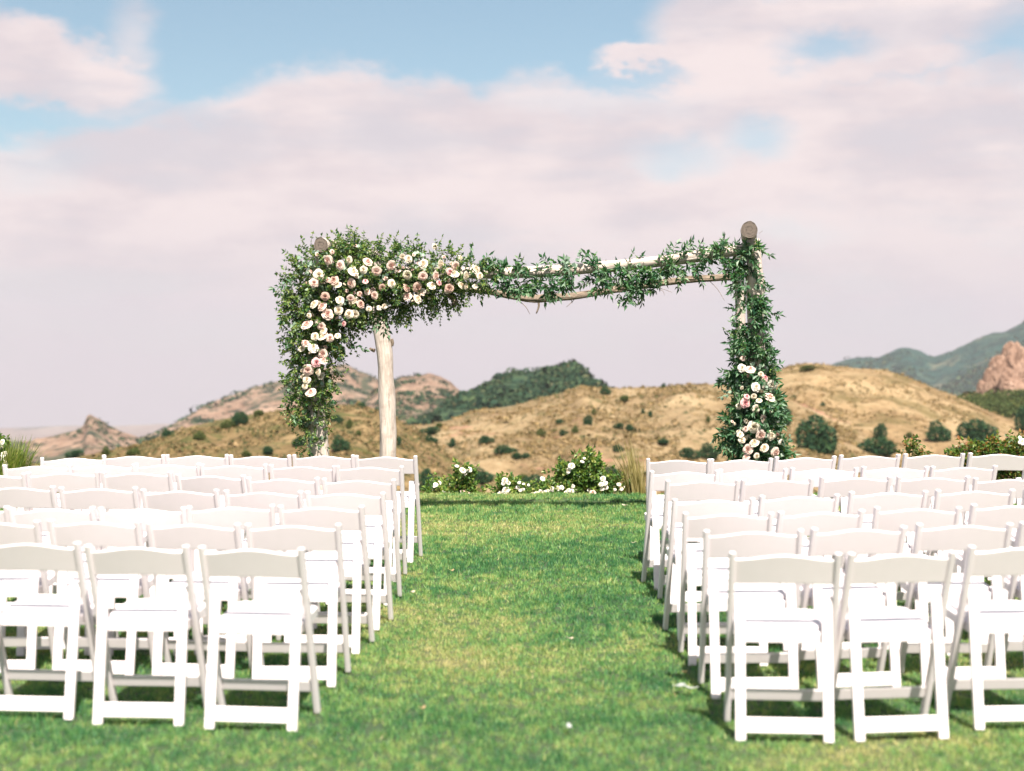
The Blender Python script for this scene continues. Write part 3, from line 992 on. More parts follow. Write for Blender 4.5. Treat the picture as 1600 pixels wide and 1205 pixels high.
C_, L_, R_ = V_center, V_left, V_right
SHRUB_LIST = [
    # hill, px, py(centre), w, h, olive?, label
    (L_, 375, 655, 28, 21, 0, 'round dark green bush on the crest of the left hill'),
    (L_, 262, 680, 24, 16, 0, 'dark bush at the low left end of the olive hill'),
    (L_, 312, 683, 20, 13, 1, 'olive bush below the crest of the left hill, above the front row chairs'),
    (L_, 355, 664, 20, 14, 1, 'olive scrub just left of the round bush on the left crest'),
    (L_, 402, 646, 20, 10, 1, 'flat olive scrub right of the round bush on the left crest'),
    (L_, 420, 704, 24, 13, 0, 'low green bush close above the front row of left chairs'),
    (L_, 386, 708, 18, 9, 1, 'small olive bush close above the front row of left chairs'),
    (L_, 468, 691, 20, 16, 0, 'dark bush beside the foot of the left flower column'),
    (L_, 526, 655, 18, 14, 0, 'upper dark bush between the two left posts'),
    (L_, 547, 664, 13, 14, 1, 'small olive bush right of the upper dark bush between the left posts'),
    (L_, 533, 695, 28, 24, 0, 'largest dark bush between the two left posts, just above the chairs'),
    (L_, 558, 676, 9, 9, 1, 'tiny olive bush left of the rear left post'),
    (L_, 564, 634, 12, 10, 0, 'little bush on the crest between the two left posts'),
    (L_, 112, 706, 26, 13, 0, 'low dark bush above the leftmost front row chair'),
    (L_, 162, 706, 14, 15, 1, 'olive bush above the second chair from the left end of the front row'),
    (L_, 210, 708, 34, 12, 1, 'wide olive scrub at the left end of the olive hill, above the chairs'),
    (C_, 621, 690, 9, 14, 0, 'narrow bush touching the right side of the rear left post'),
    (C_, 671, 674, 30, 14, 0, 'upper of two flat bushes right of the rear left post'),
    (C_, 673, 687, 22, 12, 0, 'lower of two flat bushes right of the rear left post'),
    (C_, 706, 693, 16, 13, 0, 'small round bush right of the two flat bushes'),
    (C_, 687, 666, 13, 9, 1, 'olive tuft above the two flat bushes in the saddle'),
    (C_, 760, 688, 26, 15, 0, 'dark bush in the middle of the slope left of the aisle'),
    (C_, 790, 702, 36, 14, 0, 'wide flat bush on the slope above the lawn'),
    (C_, 806, 713, 20, 11, 0, 'flat bush below the wide one on the slope'),
    (C_, 822, 714, 12, 9, 0, 'tiny round bush right of the wide flat bush'),
    (C_, 660, 754, 30, 36, 0, 'large dark bush right behind the aisle chair of the front left row'),
    (C_, 752, 744, 40, 24, 0, 'dark mound behind the tall white rose'),
    (C_, 838, 757, 36, 24, 0, 'dark bush left of the large rose bush at the lawn edge'),
    (C_, 815, 752, 20, 18, 1, 'olive bush left of the dark one behind the low white roses'),
    (C_, 876, 727, 16, 20, 0, 'dark bush peeping out left of the large rose bush'),
    (C_, 956, 740, 40, 20, 0, 'dark bush between the large rose bush and the tan grass'),
    (C_, 846, 677, 15, 12, 1, 'olive bush high above the low white roses'),
    (C_, 876, 660, 13, 10, 0, 'upper small bush on the slope above the large rose bush'),
    (C_, 880, 678, 13, 10, 0, 'lower small bush on the slope above the large rose bush'),
    (C_, 899, 673, 12, 12, 1, 'grey-green tuft beside the small bushes above the large rose bush'),
    (C_, 919, 655, 13, 15, 0, 'bush below the pink rock patch on the center slope'),
    (C_, 927, 645, 10, 10, 1, 'olive tuft under the pink rock patch'),
    (C_, 967, 666, 16, 10, 0, 'left one of a pair of bushes on the smooth slope'),
    (C_, 984, 667, 15, 10, 0, 'right one of a pair of bushes on the smooth slope'),
    (C_, 1005, 643, 9, 9, 0, 'left one of two tiny bushes on the smooth upper slope'),
    (C_, 1015, 647, 9, 11, 0, 'right one of two tiny bushes on the smooth upper slope'),
    (C_, 975, 625, 22, 10, 1, 'flat olive scrub under the skyline right of the dark hill'),
    (C_, 945, 610, 16, 14, 0, 'bush at the skyline where the dark hill meets the tan hill'),
    (C_, 967, 701, 17, 11, 0, 'bush above the tan feather grass'),
    (C_, 1036, 692, 24, 8, 0, 'flat bush above the aisle end of the right front row'),
    (C_, 1125, 597, 15, 13, 0, 'round bush on the skyline left of the right flower column'),
    (C_, 1036, 602, 8, 7, 0, 'tiny bush on the bare skyline under the arch'),
    (C_, 1107, 655, 9, 10, 1, 'tiny bush left of the right flower column'),
    (C_, 922, 707, 13, 10, 0, 'bush just above the top of the large rose bush'),
    (C_, 1078, 710, 30, 18, 0, 'left lobe bush peeping over the front row chairs left of the right flowers'),
    (C_, 1108, 706, 34, 24, 0, 'taller bush peeping over the front row chairs left of the right flowers'),
    (R_, 1275, 684, 54, 62, 0, 'tall rounded dark tree right of the right flower column'),
    (R_, 1370, 700, 60, 30, 0, 'broad dark bush above the third chair of the right front row'),
    (R_, 1377, 677, 20, 26, 0, 'slim dark bush topping the broad bush on the golden slope'),
    (R_, 1469, 677, 36, 32, 0, 'middle-sized dark bush on the golden slope'),
    (R_, 1527, 675, 54, 36, 0, 'broad dark tree above the red-tipped shrub'),
    (R_, 1500, 704, 24, 14, 0, 'low dark bush left of the red-tipped shrub'),
    (R_, 1604, 662, 30, 46, 0, 'dark tree cut by the right edge of the picture'),
    (R_, 1222, 645, 26, 44, 0, 'dark tree half hidden behind the right flower column'),
    (R_, 1240, 622, 9, 7, 0, 'tiny bush on the golden slope beside the right flower column'),
    (R_, 1288, 631, 7, 7, 0, 'tiny bush in the pale patch of the golden slope'),
    (R_, 1262, 576, 24, 10, 1, 'olive scrub on the top of the golden hill'),
    (R_, 1420, 679, 14, 8, 1, 'little olive tuft between the dark bushes of the golden slope'),
]
for i, (V, px, py, w, h, ol, label) in enumerate(SHRUB_LIST):
    p = on_hill(px, py + h * 0.42)
    k = p.y / FPX
    big = w >= 36
    name = 'tree' if 'tree' in label else 'shrub'
    o = link(name, (SCRUBS if ol else SHRUBS)[i % 4], None, p - Vector((0, 0, 0.05 * h * k)))
    o.scale = (w * k * 1.05, w * k * 0.9, h * k * 1.05)
    o.rotation_euler = (0, 0, random.uniform(0, 6.28) if not big else random.uniform(-0.4, 0.4))
    tag(o, label, 'tree' if name == 'tree' else 'shrub', 'trees and shrubs on the dry hills')


# brush that reads as one mass below the outcrop and along the foot of the mountains
def build_brush():
    L = Leaves()
    random.seed(5)
    for _ in range(260):
        px = random.uniform(1500, 1680)
        lo = 615 + (px < 1540) * 8
        py = random.uniform(lo, 650)
        Y = 232 - (py - 610) * 0.6
        c = at_y(px, py, Y)
        r = random.uniform(0.45, 1.1)
        for _ in range(60):
            d = rvec()
            L.leaf(c + Vector((d.x * r, d.y * r, d.z * r * 0.8)), d + rvec() * 0.8, d + rvec() * 0.5, 0.34, 0.26)
    o = link('brush', L.mesh('brush', M_SHRUB2))
    tag(o, 'green brush below the pink rock outcrop', 'brush', kind='stuff')


V_slope = hill('hill', 'green brushy slope carrying the rock outcrop',
     [(1400, 660), (1470, 632), (1505, 618), (1530, 612), (1570, 612), (1620, 610), (1700, 606), (1900, 640)],
     244, 60, 50, 700, m_slope, 120, 40, 0.6, 3.0, 1.0, 23)
build_brush()
scatter_scrub('brush', 'mixed brush on the slope below the rock outcrop', V_slope, 5000, 0.42, M_TUFT, 310, leafk=0.6, bias=0.05)
scatter_scrub('brush', 'dark bushes on the slope below the rock outcrop', V_slope, 1500, 0.7, M_CHAP, 311, leafk=0.6, bias=-0.05)


# ------------------------------------------------------------------ arch
AY, BY = 13.5, 15.1         # depth of the front and rear posts


def tube(name, pts, radii, mat, parent, seg=20, sub=6, rough=0.12, seed=1, cap_mat=None, knots=0):
    """irregular log along pts (world), with U around and V along in metres for the grain"""
    pts = [Vector(p) for p in pts]
    P, RR = [], []
    for i in range(len(pts) - 1):
        p0, p1, p2, p3 = pts[max(i - 1, 0)], pts[i], pts[i + 1], pts[min(i + 2, len(pts) - 1)]
        for j in range(sub):
            t = j / sub
            P.append(0.5 * ((2 * p1) + (-p0 + p2) * t + (2 * p0 - 5 * p1 + 4 * p2 - p3) * t * t + (-p0 + 3 * p1 - 3 * p2 + p3) * t ** 3))
            RR.append(radii[i] * (1 - t) + radii[i + 1] * t)
    P.append(pts[-1])
    RR.append(radii[-1])
    base = P[0].copy()
    bm = bmesh.new()
    uvl = bm.loops.layers.uv.new('UVMap')
    rings, along = [], [0.0]
    for a, b in zip(P[:-1], P[1:]):
        along.append(along[-1] + (b - a).length)
    rnd = random.Random(seed)
    kn = [(rnd.uniform(0.1, 0.9) * along[-1], rnd.uniform(0, 6.28), rnd.uniform(0.10, 0.26)) for _ in range(knots)]
    prev = None
    for i, p in enumerate(P):
        d = (P[min(i + 1, len(P) - 1)] - P[max(i - 1, 0)]).normalized()
        if prev is None:
            a = d.orthogonal().normalized()
        else:
            a = (prev - d * prev.dot(d)).normalized()
        prev = a
        b = d.cross(a)
        ring = []
        for k in range(seg):
            th = 2 * math.pi * k / seg
            nz = mnoise.fractal(Vector((math.cos(th) * 1.1 + seed * 3.7, math.sin(th) * 1.1, along[i] * 2.2)), 1.0, 2.0, 4)
            r = RR[i] * (1 + rough * nz * 1.6)
            for (ka, kt, kk) in kn:
                da = (along[i] - ka) / (RR[i] * 0.9)
                dt = math.atan2(math.sin(th - kt), math.cos(th - kt)) / 0.5
                r += RR[i] * kk * math.exp(-da * da - dt * dt)
            ring.append(bm.verts.new(p - base + (a * math.cos(th) + b * math.sin(th)) * r))
        rings.append(ring)
    circ = 2 * math.pi * sum(RR) / len(RR)
    for i in range(len(rings) - 1):
        for k in range(seg):
            f = bm.faces.new((rings[i][k], rings[i][(k + 1) % seg], rings[i + 1][(k + 1) % seg], rings[i + 1][k]))
            f.smooth = True
            for lp, (u, v) in zip(f.loops, ((k, i), (k + 1, i), (k + 1, i + 1), (k, i + 1))):
                lp[uvl].uv = (u / seg * circ * 3, along[v] * 3 + seed)
    caps = []
    for ring, idx in ((rings[0], 0), (rings[-1], 1)):
        c = bm.verts.new(sum((v.co for v in ring), Vector()) / seg)
        for k in range(seg):
            f = bm.faces.new((ring[k], ring[(k + 1) % seg], c) if idx else (ring[(k + 1) % seg], ring[k], c))
            f.material_index = 1 if cap_mat else 0
            for lp in f.loops:
                if lp.vert is c:
                    lp[uvl].uv = (0.0, k / seg)
                else:
                    lp[uvl].uv = (1.0, (k if lp.vert is ring[k] else k + 1) / seg)
    me = bpy.data.meshes.new(name)
    bmesh.ops.recalc_face_normals(bm, faces=bm.faces[:])
    bm.to_mesh(me)
    bm.free()
    me.materials.append(mat)
    if cap_mat:
        me.materials.append(cap_mat)
    o = link(name, me, parent, base - (parent.location if parent else Vector()))
    return o


def build_arch():
    root = empty('wooden_arch', (0.3, 14.0, 0))
    tag(root, 'rustic wedding arch of pale driftwood logs standing on the lawn', 'arch')

    def g(px, Y):
        p = at_y(px, 700, Y)
        return Vector((p.x, Y, -0.05))
    A = lambda x, y: at_y(x, y, AY)
    B = lambda x, y: at_y(x, y, BY)
    pxm = AY / FPX
    o = tube('post', [g(500, AY), A(499, 700), A(496, 640), A(492, 560), A(497, 470), A(504, 395)], [0.092, 0.086, 0.080, 0.075, 0.07, 0.062], M_PALE, root, seed=2, knots=4)
    o['label'] = 'front left post mostly buried in flowers'
    o = tube('post', [g(606, BY), B(606, 705), B(605, 650), B(603, 590), B(600, 545), B(594, 500), B(588, 440), B(584, 400)],
             [0.088, 0.080, 0.079, 0.076, 0.080, 0.078, 0.07, 0.06], M_PALE, root, seed=3, knots=6)
    o['label'] = 'bare pale rear left post'
    o = tube('post', [g(1184, AY), A(1184, 700), A(1183, 600), A(1181, 500), A(1180, 430), A(1176, 374)], [0.085, 0.082, 0.076, 0.072, 0.07, 0.066], M_PALE, root, seed=4, knots=7)
    o['label'] = 'front right post wound with greenery'
    o = tube('post', [g(1160, BY), B(1159, 700), B(1158, 600), B(1157, 500), B(1155, 440), B(1157, 392)], [0.06, 0.055, 0.05, 0.047, 0.048, 0.045], M_PALE, root, seed=5, knots=4)
    o['label'] = 'slim rear right post'
    # side logs whose sawn ends face the viewer
    def straight(a, b, n=5):
        return [a.lerp(b, i / (n - 1)) for i in range(n)]
    o = tube('side_log', straight(A(505, 384) + Vector((0, -0.16, 0)), B(583, 399) + Vector((0, 0.15, 0))), [0.064, 0.066, 0.065, 0.064, 0.06], M_PALE, root, seed=6, cap_mat=M_END, rough=0.06)
    o['label'] = 'left side log with its sawn end facing the chairs'
    o = tube('side_log', straight(A(1165, 361) + Vector((0, -0.20, 0)), B(1175, 373) + Vector((0, 0.2, 0))), [0.072, 0.073, 0.073, 0.072, 0.07], M_PALE, root, seed=7, cap_mat=M_END, rough=0.07)
    o['label'] = 'right side log with its cracked sawn end facing the chairs'
    # beams
    o = tube('beam', [A(496, 412), A(600, 424), A(720, 427), A(830, 425), A(930, 418), A(1010, 411), A(1080, 402), A(1170, 389)],
             [0.05, 0.05, 0.05, 0.050, 0.049, 0.050, 0.049, 0.047], M_PALE, root, seed=8, knots=4)
    o['label'] = 'pale upper beam across the front'
    Bm = lambda x, y: at_y(x, y, BY - 0.25)
    o = tube('beam', [Bm(590, 435), Bm(680, 446), Bm(760, 455), Bm(800, 462), Bm(835, 467), Bm(890, 463), Bm(935, 457), Bm(975, 450), Bm(1025, 443), Bm(1070, 438), Bm(1145, 432)],
             [0.034, 0.032, 0.03, 0.031, 0.034, 0.033, 0.03, 0.03, 0.029, 0.03, 0.034], M_BARK, root, seed=9, rough=0.22, knots=6)
    o['label'] = 'thin twisted lower beam with shredded bark'
    # twisted strips of bark round the lower beam
    path = [(760, 455), (800, 462), (835, 467), (890, 463), (935, 457), (975, 450), (1025, 443), (1070, 438), (1140, 432)]
    for s0, tw, off in ((0, 5.5, 0.0), (1, 4.2, 2.1), (3, 6.0, 4.0)):
        pts = []
        for i in range(s0, len(path)):
            x, y = path[i]
            a = off + tw * i * 0.4
            pts.append(Bm(x, y) + Vector((0, math.cos(a), math.sin(a))) * 0.033)
        tube('bark_strip', pts, [0.009] * len(pts), M_BARK, root, seg=6, sub=5, rough=0.3, seed=30 + s0)
    for (x0, y0, x1, y1, rr) in [(841, 470, 838, 490, 0.012), (809, 469, 828, 491, 0.004), (900, 464, 885, 480, 0.004), (886, 466, 894, 474, 0.004), (985, 452, 1000, 458, 0.004),
                                 (1105, 436, 1132, 470, 0.003), (1010, 447, 1050, 457, 0.003), (1030, 452, 1038, 462, 0.0025), (1186, 365, 1191, 360, 0.002), (1062, 436, 1058, 446, 0.003)]:
        a, b = Bm(x0, y0), Bm(x1, y1)
        tube('twig', [a, (a + b) / 2 + Vector((0.015, 0, 0.008)), b], [rr, rr * 0.9, rr * 0.5], M_BARK, root, seg=6, sub=3, seed=41 + x0)
    tube('branch_stub', [B(585, 548), B(582, 547), B(580, 545) + Vector((0, -0.08, 0))], [0.02, 0.016, 0.013], M_BARK, root, seg=8, seed=60)
    tube('branch_stub', [B(611, 530), B(613, 536), B(612, 541)], [0.02, 0.016, 0.012], M_BARK, root, seg=8, seed=61)
    tube('branch_stub', [A(706, 478), A(712, 472), A(699, 458), A(692, 445)], [0.022, 0.026, 0.022, 0.018], M_BARK, root, seg=8, seed=62)


build_arch()


# ------------------------------------------------------------------ flowers on the arch
def arrangement(name, label, blobs, roses, nsprig, sprigs_out, lance, willow, silver_n, droop=0.5, spots=()):
    cx = sum(b[0] for b in blobs) / len(blobs)
    root = empty(name, at_y(cx, blobs[0][1], AY))
    tag(root, label, 'flowers' if roses else 'garland')
    org = root.location
    lv, st, sv = Leaves(), Leaves(), Leaves()
    area = [b[2] * b[2] for b in blobs]
    tot = sum(area)
    k = AY / FPX
    for (bx, by, br, bd), ar in zip(blobs, area):
        m = max(2, int(nsprig * ar / tot))
        for _ in range(m):
            a, rr = random.uniform(0, 6.28), math.sqrt(random.random())
            u = Vector((math.cos(a) * rr, random.uniform(-1, 1) * math.sqrt(max(0.05, 1 - rr * rr)), math.sin(a) * rr))
            p = at_y(bx, by, AY) + Vector((u.x * br * k * 0.88, u.y * bd - 0.02, u.z * br * k * 0.88))
            d = (Vector((u.x, u.y * 1.2 - 0.45, u.z - 0.15)) + rvec() * 0.7)
            ll, lw = (0.084, 0.026) if lance else random.choice(((0.036, 0.020), (0.030, 0.018), (0.052, 0.018), (0.040, 0.024)))
            sprig(lv, st, p - org, d, random.uniform(0.06, 0.16), random.randint(4, 6), ll, lw, droop)
    for i in range(silver_n):
        bx, by, br, bd = random.choices(blobs, area)[0]
        a, rr = random.uniform(0, 6.28), math.sqrt(random.random())
        p = at_y(bx + math.cos(a) * rr * br, by + math.sin(a) * rr * br, AY) + Vector((0, -bd * (1.05 - 0.5 * rr), 0))
        for _ in range(random.randint(3, 6)):
            q = p + rvec() * 0.045
            sv.disc(q - org, Vector((0, -1, 0.5)) + rvec() * 0.8, random.uniform(0.014, 0.024))
    mat = M_WILLOW if willow else M_LEAF
    o = link('foliage', lv.mesh('foliage', mat), root, (0, 0, 0))
    o['kind'] = 'stuff'
    o = link('stems', st.mesh('stems', M_STEM), root, (0, 0, 0))
    o['kind'] = 'stuff'
    if silver_n:
        o = link('silver_leaves', sv.mesh('silver_leaves', M_SILVER), root, (0, 0, 0))
        o['kind'] = 'stuff'
    # long sprays standing out of the mass, each a piece of its own
    for (x0, y0, x1, y1, kind) in sprigs_out:
        p, e = at_y(x0, y0, AY - 0.08), at_y(x1, y1, AY - 0.12 + random.uniform(-0.1, 0.1))
        L = Leaves()
        d = e - p
        n = max(4, int(d.length / 0.038))
        if kind == 'l':
            sprig(L, L, Vector(), d, d.length, n, 0.076, 0.023, 0.1)
        elif kind == 's':
            for i in range(n):
                q = d * (i / n)
                for sg in (-1, 1):
                    L.disc(q + rvec() * 0.022, Vector((0, -1, 0.3)) + rvec() * 0.8, random.uniform(0.014, 0.022))
            L.stem([Vector(), d], 0.003)
        else:
            sprig(L, L, Vector(), d, d.length, n, 0.036, 0.018, 0.1)
            sprig(L, L, d * 0.35, d + rvec() * d.length * 0.6, d.length * 0.5, max(3, n // 2), 0.03, 0.016, 0.1)
        link('leafy_spray', L.mesh('leafy_spray', {'l': M_WILLOW, 's': M_SILVER, 'y': M_ROSELEAF}.get(kind, M_LEAF)), root, p - org)
    # roses sit on the front of the mass
    for (x, y, c, r) in roses:
        dd = 0.0
        for (bx, by, br, bd) in blobs:
            q = math.hypot(x - bx, y - by) / br
            if q < 1.15:
                dd = max(dd, bd * math.sqrt(max(0.06, 1 - min(1, q) ** 2)))
        put_rose(root, at_y(x, y, AY - dd - 0.10), r * 1.02 * k, c, Vector(((x - cx) * 0.004, -1, 0.30)), 0.62)
    # small filler blooms and buds between the roses
    for _ in range(int(len(roses) * 0.95)):
        bx, by, br, bd = random.choices(blobs, area)[0]
        if roses and by < 500 and bx > 1100:
            continue
        a, rr = random.uniform(0, 6.28), 0.8 * math.sqrt(random.random())
        x, y = bx + math.cos(a) * rr * br, by + math.sin(a) * rr * br
        if min(math.hypot(x - q[0], y - q[1]) for q in roses) > 30:
            continue
        put_rose(root, at_y(x, y, AY - bd * 0.9 - 0.04), random.uniform(2.4, 5.2) * k, random.choice('cccpwpm'), Vector((0, -1, 0.35)), 0.9)
    return root


def Z(ox, oy, s, lst):
    return [(ox + a / s, oy + b / s, c, r) for a, b, c, r in lst]


roses_left = Z(400, 350, 6.667, [
    (750, 375, 'p', 8), (875, 430, 'p', 7.5), (970, 375, 'c', 5.5), (1165, 395, 'p', 8.5), (1255, 490, 'p', 7.5), (1410, 435, 'p', 8.5), (655, 530, 'c', 8), (1015, 495, 'c', 8),
    (1120, 475, 'c', 6), (605, 615, 'p', 7), (810, 585, 'm', 7), (848, 632, 'c', 7), (990, 620, 'p', 7.5), (1140, 597, 'k', 4.5), (1415, 620, 'c', 7), (1315, 660, 'm', 5),
    (1235, 745, 'p', 6.5), (1575, 530, 'c', 7.5), (1570, 665, 'm', 7), (1570, 750, 'p', 6.5), (720, 755, 'm', 6.5), (605, 835, 'c', 7.5), (690, 860, 'p', 7.5), (745, 940, 'p', 9),
    (875, 790, 'c', 6.5), (860, 900, 'c', 8), (1090, 835, 'm', 7.5), (1175, 885, 'c', 4.5), (970, 940, 'c', 7), (1030, 940, 'c', 7), (550, 955, 'c', 4), (530, 1050, 'p', 9),
    (680, 1065, 'p', 6.5), (700, 1115, 'c', 7), (915, 1040, 'k', 4.5), (795, 290, 'p', 4), (985, 775, 'p', 6)])
roses_left += Z(600, 350, 6.667, [
    (410, 415, 'c', 8), (590, 420, 'c', 7), (745, 435, 'p', 6.5), (255, 365, 'c', 6.5), (192, 342, 'c', 5.5), (530, 235, 'c', 5.5), (405, 545, 'p', 7), (540, 540, 'p', 7.5),
    (735, 518, 'c', 7.5), (685, 495, 'k', 5), (855, 540, 'c', 7.5), (955, 470, 'c', 8), (1000, 540, 'c', 5.5), (350, 660, 'm', 8.5), (500, 640, 'c', 7), (572, 615, 'k', 4.5),
    (680, 670, 'm', 8), (800, 640, 'c', 7), (855, 655, 'c', 5), (250, 755, 'p', 7), (350, 780, 'c', 7.5), (795, 350, 'c', 4.5)])
roses_left += Z(400, 520, 6.667, [
    (615, 40, 'c', 7), (690, 45, 'c', 7.5), (770, 55, 'p', 6), (850, 30, 'c', 4.5), (515, 110, 'p', 7), (475, 165, 'c', 5.5), (600, 155, 'w', 8), (695, 220, 'p', 8.5),
    (700, 290, 'p', 6.5), (630, 310, 'k', 7.5), (540, 390, 'p', 8.5), (645, 412, 'c', 6), (530, 490, 'c', 6), (510, 555, 'c', 5.5), (570, 620, 'p', 8)])

blobs_left = [(487, 690, 15, 0.13), (487, 662, 22, 0.15), (484, 630, 29, 0.18), (486, 600, 34, 0.20), (490, 565, 38, 0.22), (492, 530, 42, 0.23), (488, 495, 44, 0.24),
              (520, 515, 34, 0.22), (492, 455, 46, 0.25), (495, 420, 36, 0.24), (530, 425, 44, 0.26), (535, 470, 46, 0.25), (545, 395, 26, 0.2), (575, 430, 48, 0.26), (575, 475, 36, 0.22),
              (615, 430, 44, 0.25), (610, 465, 34, 0.22), (655, 428, 40, 0.24), (650, 465, 28, 0.2), (695, 430, 36, 0.22), (690, 458, 26, 0.18), (730, 432, 26, 0.18), (755, 434, 18, 0.15)]
out_left = [(470, 440, 428, 446, 'l'), (465, 425, 442, 420, 'g'), (470, 415, 455, 405, 'y'), (465, 485, 440, 500, 'l'), (470, 500, 445, 512, 's'), (535, 385, 530, 368, 'g'), (555, 390, 560, 372, 'g'),
            (560, 385, 575, 378, 'g'), (590, 390, 598, 368, 'y'), (600, 385, 612, 370, 'y'), (650, 400, 654, 368, 'g'), (680, 400, 688, 370, 'y'), (700, 405, 715, 388, 'y'),
            (735, 412, 738, 385, 'l'), (750, 412, 763, 398, 'l'), (460, 575, 438, 565, 'g'), (462, 590, 440, 582, 'g'), (462, 625, 442, 632, 'l'), (465, 545, 448, 535, 'l'),
            (470, 655, 456, 652, 'l'), (540, 535, 570, 545, 'l'), (545, 530, 556, 556, 'g'), (525, 600, 530, 610, 'g'), (600, 480, 596, 520, 'l'), (605, 480, 608, 522, 'l'), (590, 490, 585, 515, 'l'),
            (628, 480, 630, 510, 'y'), (640, 485, 639, 515, 'y'), (660, 475, 662, 497, 'y'), (675, 475, 678, 502, 'g'), (700, 470, 703, 492, 'g'), (715, 475, 720, 488, 'g'),
            (612, 490, 625, 508, 'g'), (560, 500, 566, 520, 'g'), (485, 680, 484, 706, 'l'), (482, 665, 470, 660, 's'), (478, 640, 474, 652, 's'), (505, 640, 518, 632, 'l'), (720, 455, 730, 478, 'g'),
            (745, 445, 752, 470, 'l'), (620, 395, 632, 386, 'l'), (500, 400, 478, 396, 'g')]
random.seed(11)
arrangement('flower_arrangement', 'lush cascade of blush and cream roses over the left corner of the arch', blobs_left, roses_left, 2500, out_left, False, False, 70)

roses_right = Z(1040, 500, 5.477, [
    (655, 412, 'w', 7), (725, 422, 'p', 8), (815, 465, 'c', 4.5), (850, 495, 'k', 6), (775, 575, 'w', 7.5), (915, 555, 'w', 8), (890, 660, 'p', 9.5), (695, 655, 'k', 5), (682, 710, 'k', 8),
    (625, 740, 'c', 4.5), (755, 655, 'c', 5), (800, 690, 'c', 5.5), (775, 760, 'c', 7.5), (840, 845, 'p', 7), (950, 855, 'w', 6), (755, 915, 'c', 8.5), (640, 980, 'c', 5.5), (652, 1028, 'c', 5.5),
    (815, 985, 'p', 8.5), (905, 990, 'c', 8), (760, 1050, 'c', 7.5), (845, 1095, 'c', 7.5), (705, 1110, 'p', 8.5), (990, 1045, 'w', 4.5), (940, 1135, 'p', 8.5), (780, 1165, 'c', 5.5), (690, 1172, 'p', 6), (685, 935, 'p', 4.5)])
blobs_right = [(1178, 740, 34, 0.2), (1180, 708, 40, 0.22), (1182, 680, 42, 0.24), (1178, 652, 36, 0.22), (1160, 670, 32, 0.2), (1178, 625, 34, 0.2), (1168, 610, 29, 0.18), (1176, 590, 27, 0.17), (1172, 565, 23, 0.15),
               (1172, 540, 22, 0.14), (1176, 515, 18, 0.12), (1183, 492, 14, 0.10)]
out_right = [(1150, 660, 1110, 678, 'l'), (1150, 670, 1120, 696, 'l'), (1150, 655, 1128, 650, 'l'), (1160, 610, 1120, 622, 's'), (1160, 605, 1122, 612, 's'), (1150, 590, 1130, 580, 'l'), (1155, 575, 1135, 585, 'l'),
             (1155, 560, 1142, 530, 'l'), (1195, 590, 1218, 566, 'l'), (1200, 580, 1213, 575, 'g'), (1205, 680, 1240, 684, 's'), (1205, 660, 1232, 660, 'y'), (1210, 690, 1238, 700, 'g'), (1165, 540, 1146, 528, 'l'),
             (1160, 550, 1140, 508, 'g'), (1195, 500, 1203, 525, 'l'), (1198, 520, 1205, 555, 'l'), (1160, 520, 1150, 500, 'l'), (1150, 700, 1138, 712, 'g'), (1205, 640, 1222, 628, 'g'), (1190, 560, 1204, 550, 'l')]
random.seed(12)
arrangement('flower_arrangement', 'column of white and blush roses climbing the front right post', blobs_right, roses_right, 600, out_right, True, True, 45)

# trailing greenery along the beams
blobs_beam = [(770, 428, 16, 0.1), (795, 430, 17, 0.1), (815, 438, 17, 0.1), (835, 440, 16, 0.1), (855, 440, 17, 0.1), (875, 432, 14, 0.09), (897, 419, 13, 0.09), (912, 417, 14, 0.09), (930, 428, 12, 0.08),
              (940, 437, 13, 0.09), (950, 432, 12, 0.08), (975, 428, 12, 0.08), (985, 440, 12, 0.08), (1000, 424, 14, 0.09), (1012, 440, 14, 0.09), (1020, 420, 13, 0.09), (1040, 415, 14, 0.1), (1060, 420, 13, 0.09),
              (1065, 405, 12, 0.09), (1085, 408, 13, 0.09), (1100, 405, 11, 0.09), (1120, 402, 11, 0.09), (1140, 398, 14, 0.1), (1155, 405, 15, 0.1), (980, 455, 10, 0.06), (1005, 448, 11, 0.06)]
out_beam = [(905, 408, 908, 388, 's'), (885, 415, 884, 400, 's'), (978, 418, 988, 395, 'l'), (820, 450, 812, 462, 'l'), (835, 450, 825, 460, 'l'), (855, 452, 857, 466, 'l'), (870, 440, 886, 450, 'l'), (935, 440, 922, 456, 'l'),
            (945, 440, 947, 456, 'l'), (990, 445, 985, 460, 'l'), (1010, 445, 1015, 460, 'l'), (968, 455, 966, 472, 'l'), (978, 455, 985, 470, 'l'), (1035, 405, 1042, 386, 'l'), (1060, 395, 1072, 382, 'l'), (1100, 412, 1112, 430, 'l'),
            (1095, 395, 1102, 384, 'l'), (1025, 425, 1030, 445, 'l'), (1040, 425, 1040, 440, 'l'), (1065, 420, 1070, 438, 'l'), (790, 440, 800, 455, 'l'), (775, 440, 772, 456, 'l'), (1130, 388, 1132, 376, 'l')]
random.seed(13)
arrangement('greenery_garland', 'loose leafy garland trailing along the upper beam of the arch', blobs_beam, [], 215, out_beam, True, True, 8, 0.9)
blobs_post = [(1172, 398, 17, 0.12), (1160, 410, 16, 0.12), (1165, 430, 15, 0.1), (1168, 448, 14, 0.1), (1172, 465, 13, 0.1), (1176, 482, 15, 0.1), (1184, 496, 17, 0.1)]
out_post = [(1160, 450, 1140, 455, 'l'), (1165, 445, 1158, 460, 'l'), (1165, 490, 1140, 484, 'l'), (1185, 475, 1200, 472, 'l'), (1175, 390, 1180, 378, 'y'), (1180, 392, 1188, 386, 'y')]
random.seed(14)
arrangement('greenery_garland', 'short leafy garland wound round the top of the front right post', blobs_post, [], 60, out_post, True, True, 4, 0.9)


# ------------------------------------------------------------------ chairs
def post_y(z):
    return 0.13 - 0.300 * z / 0.775


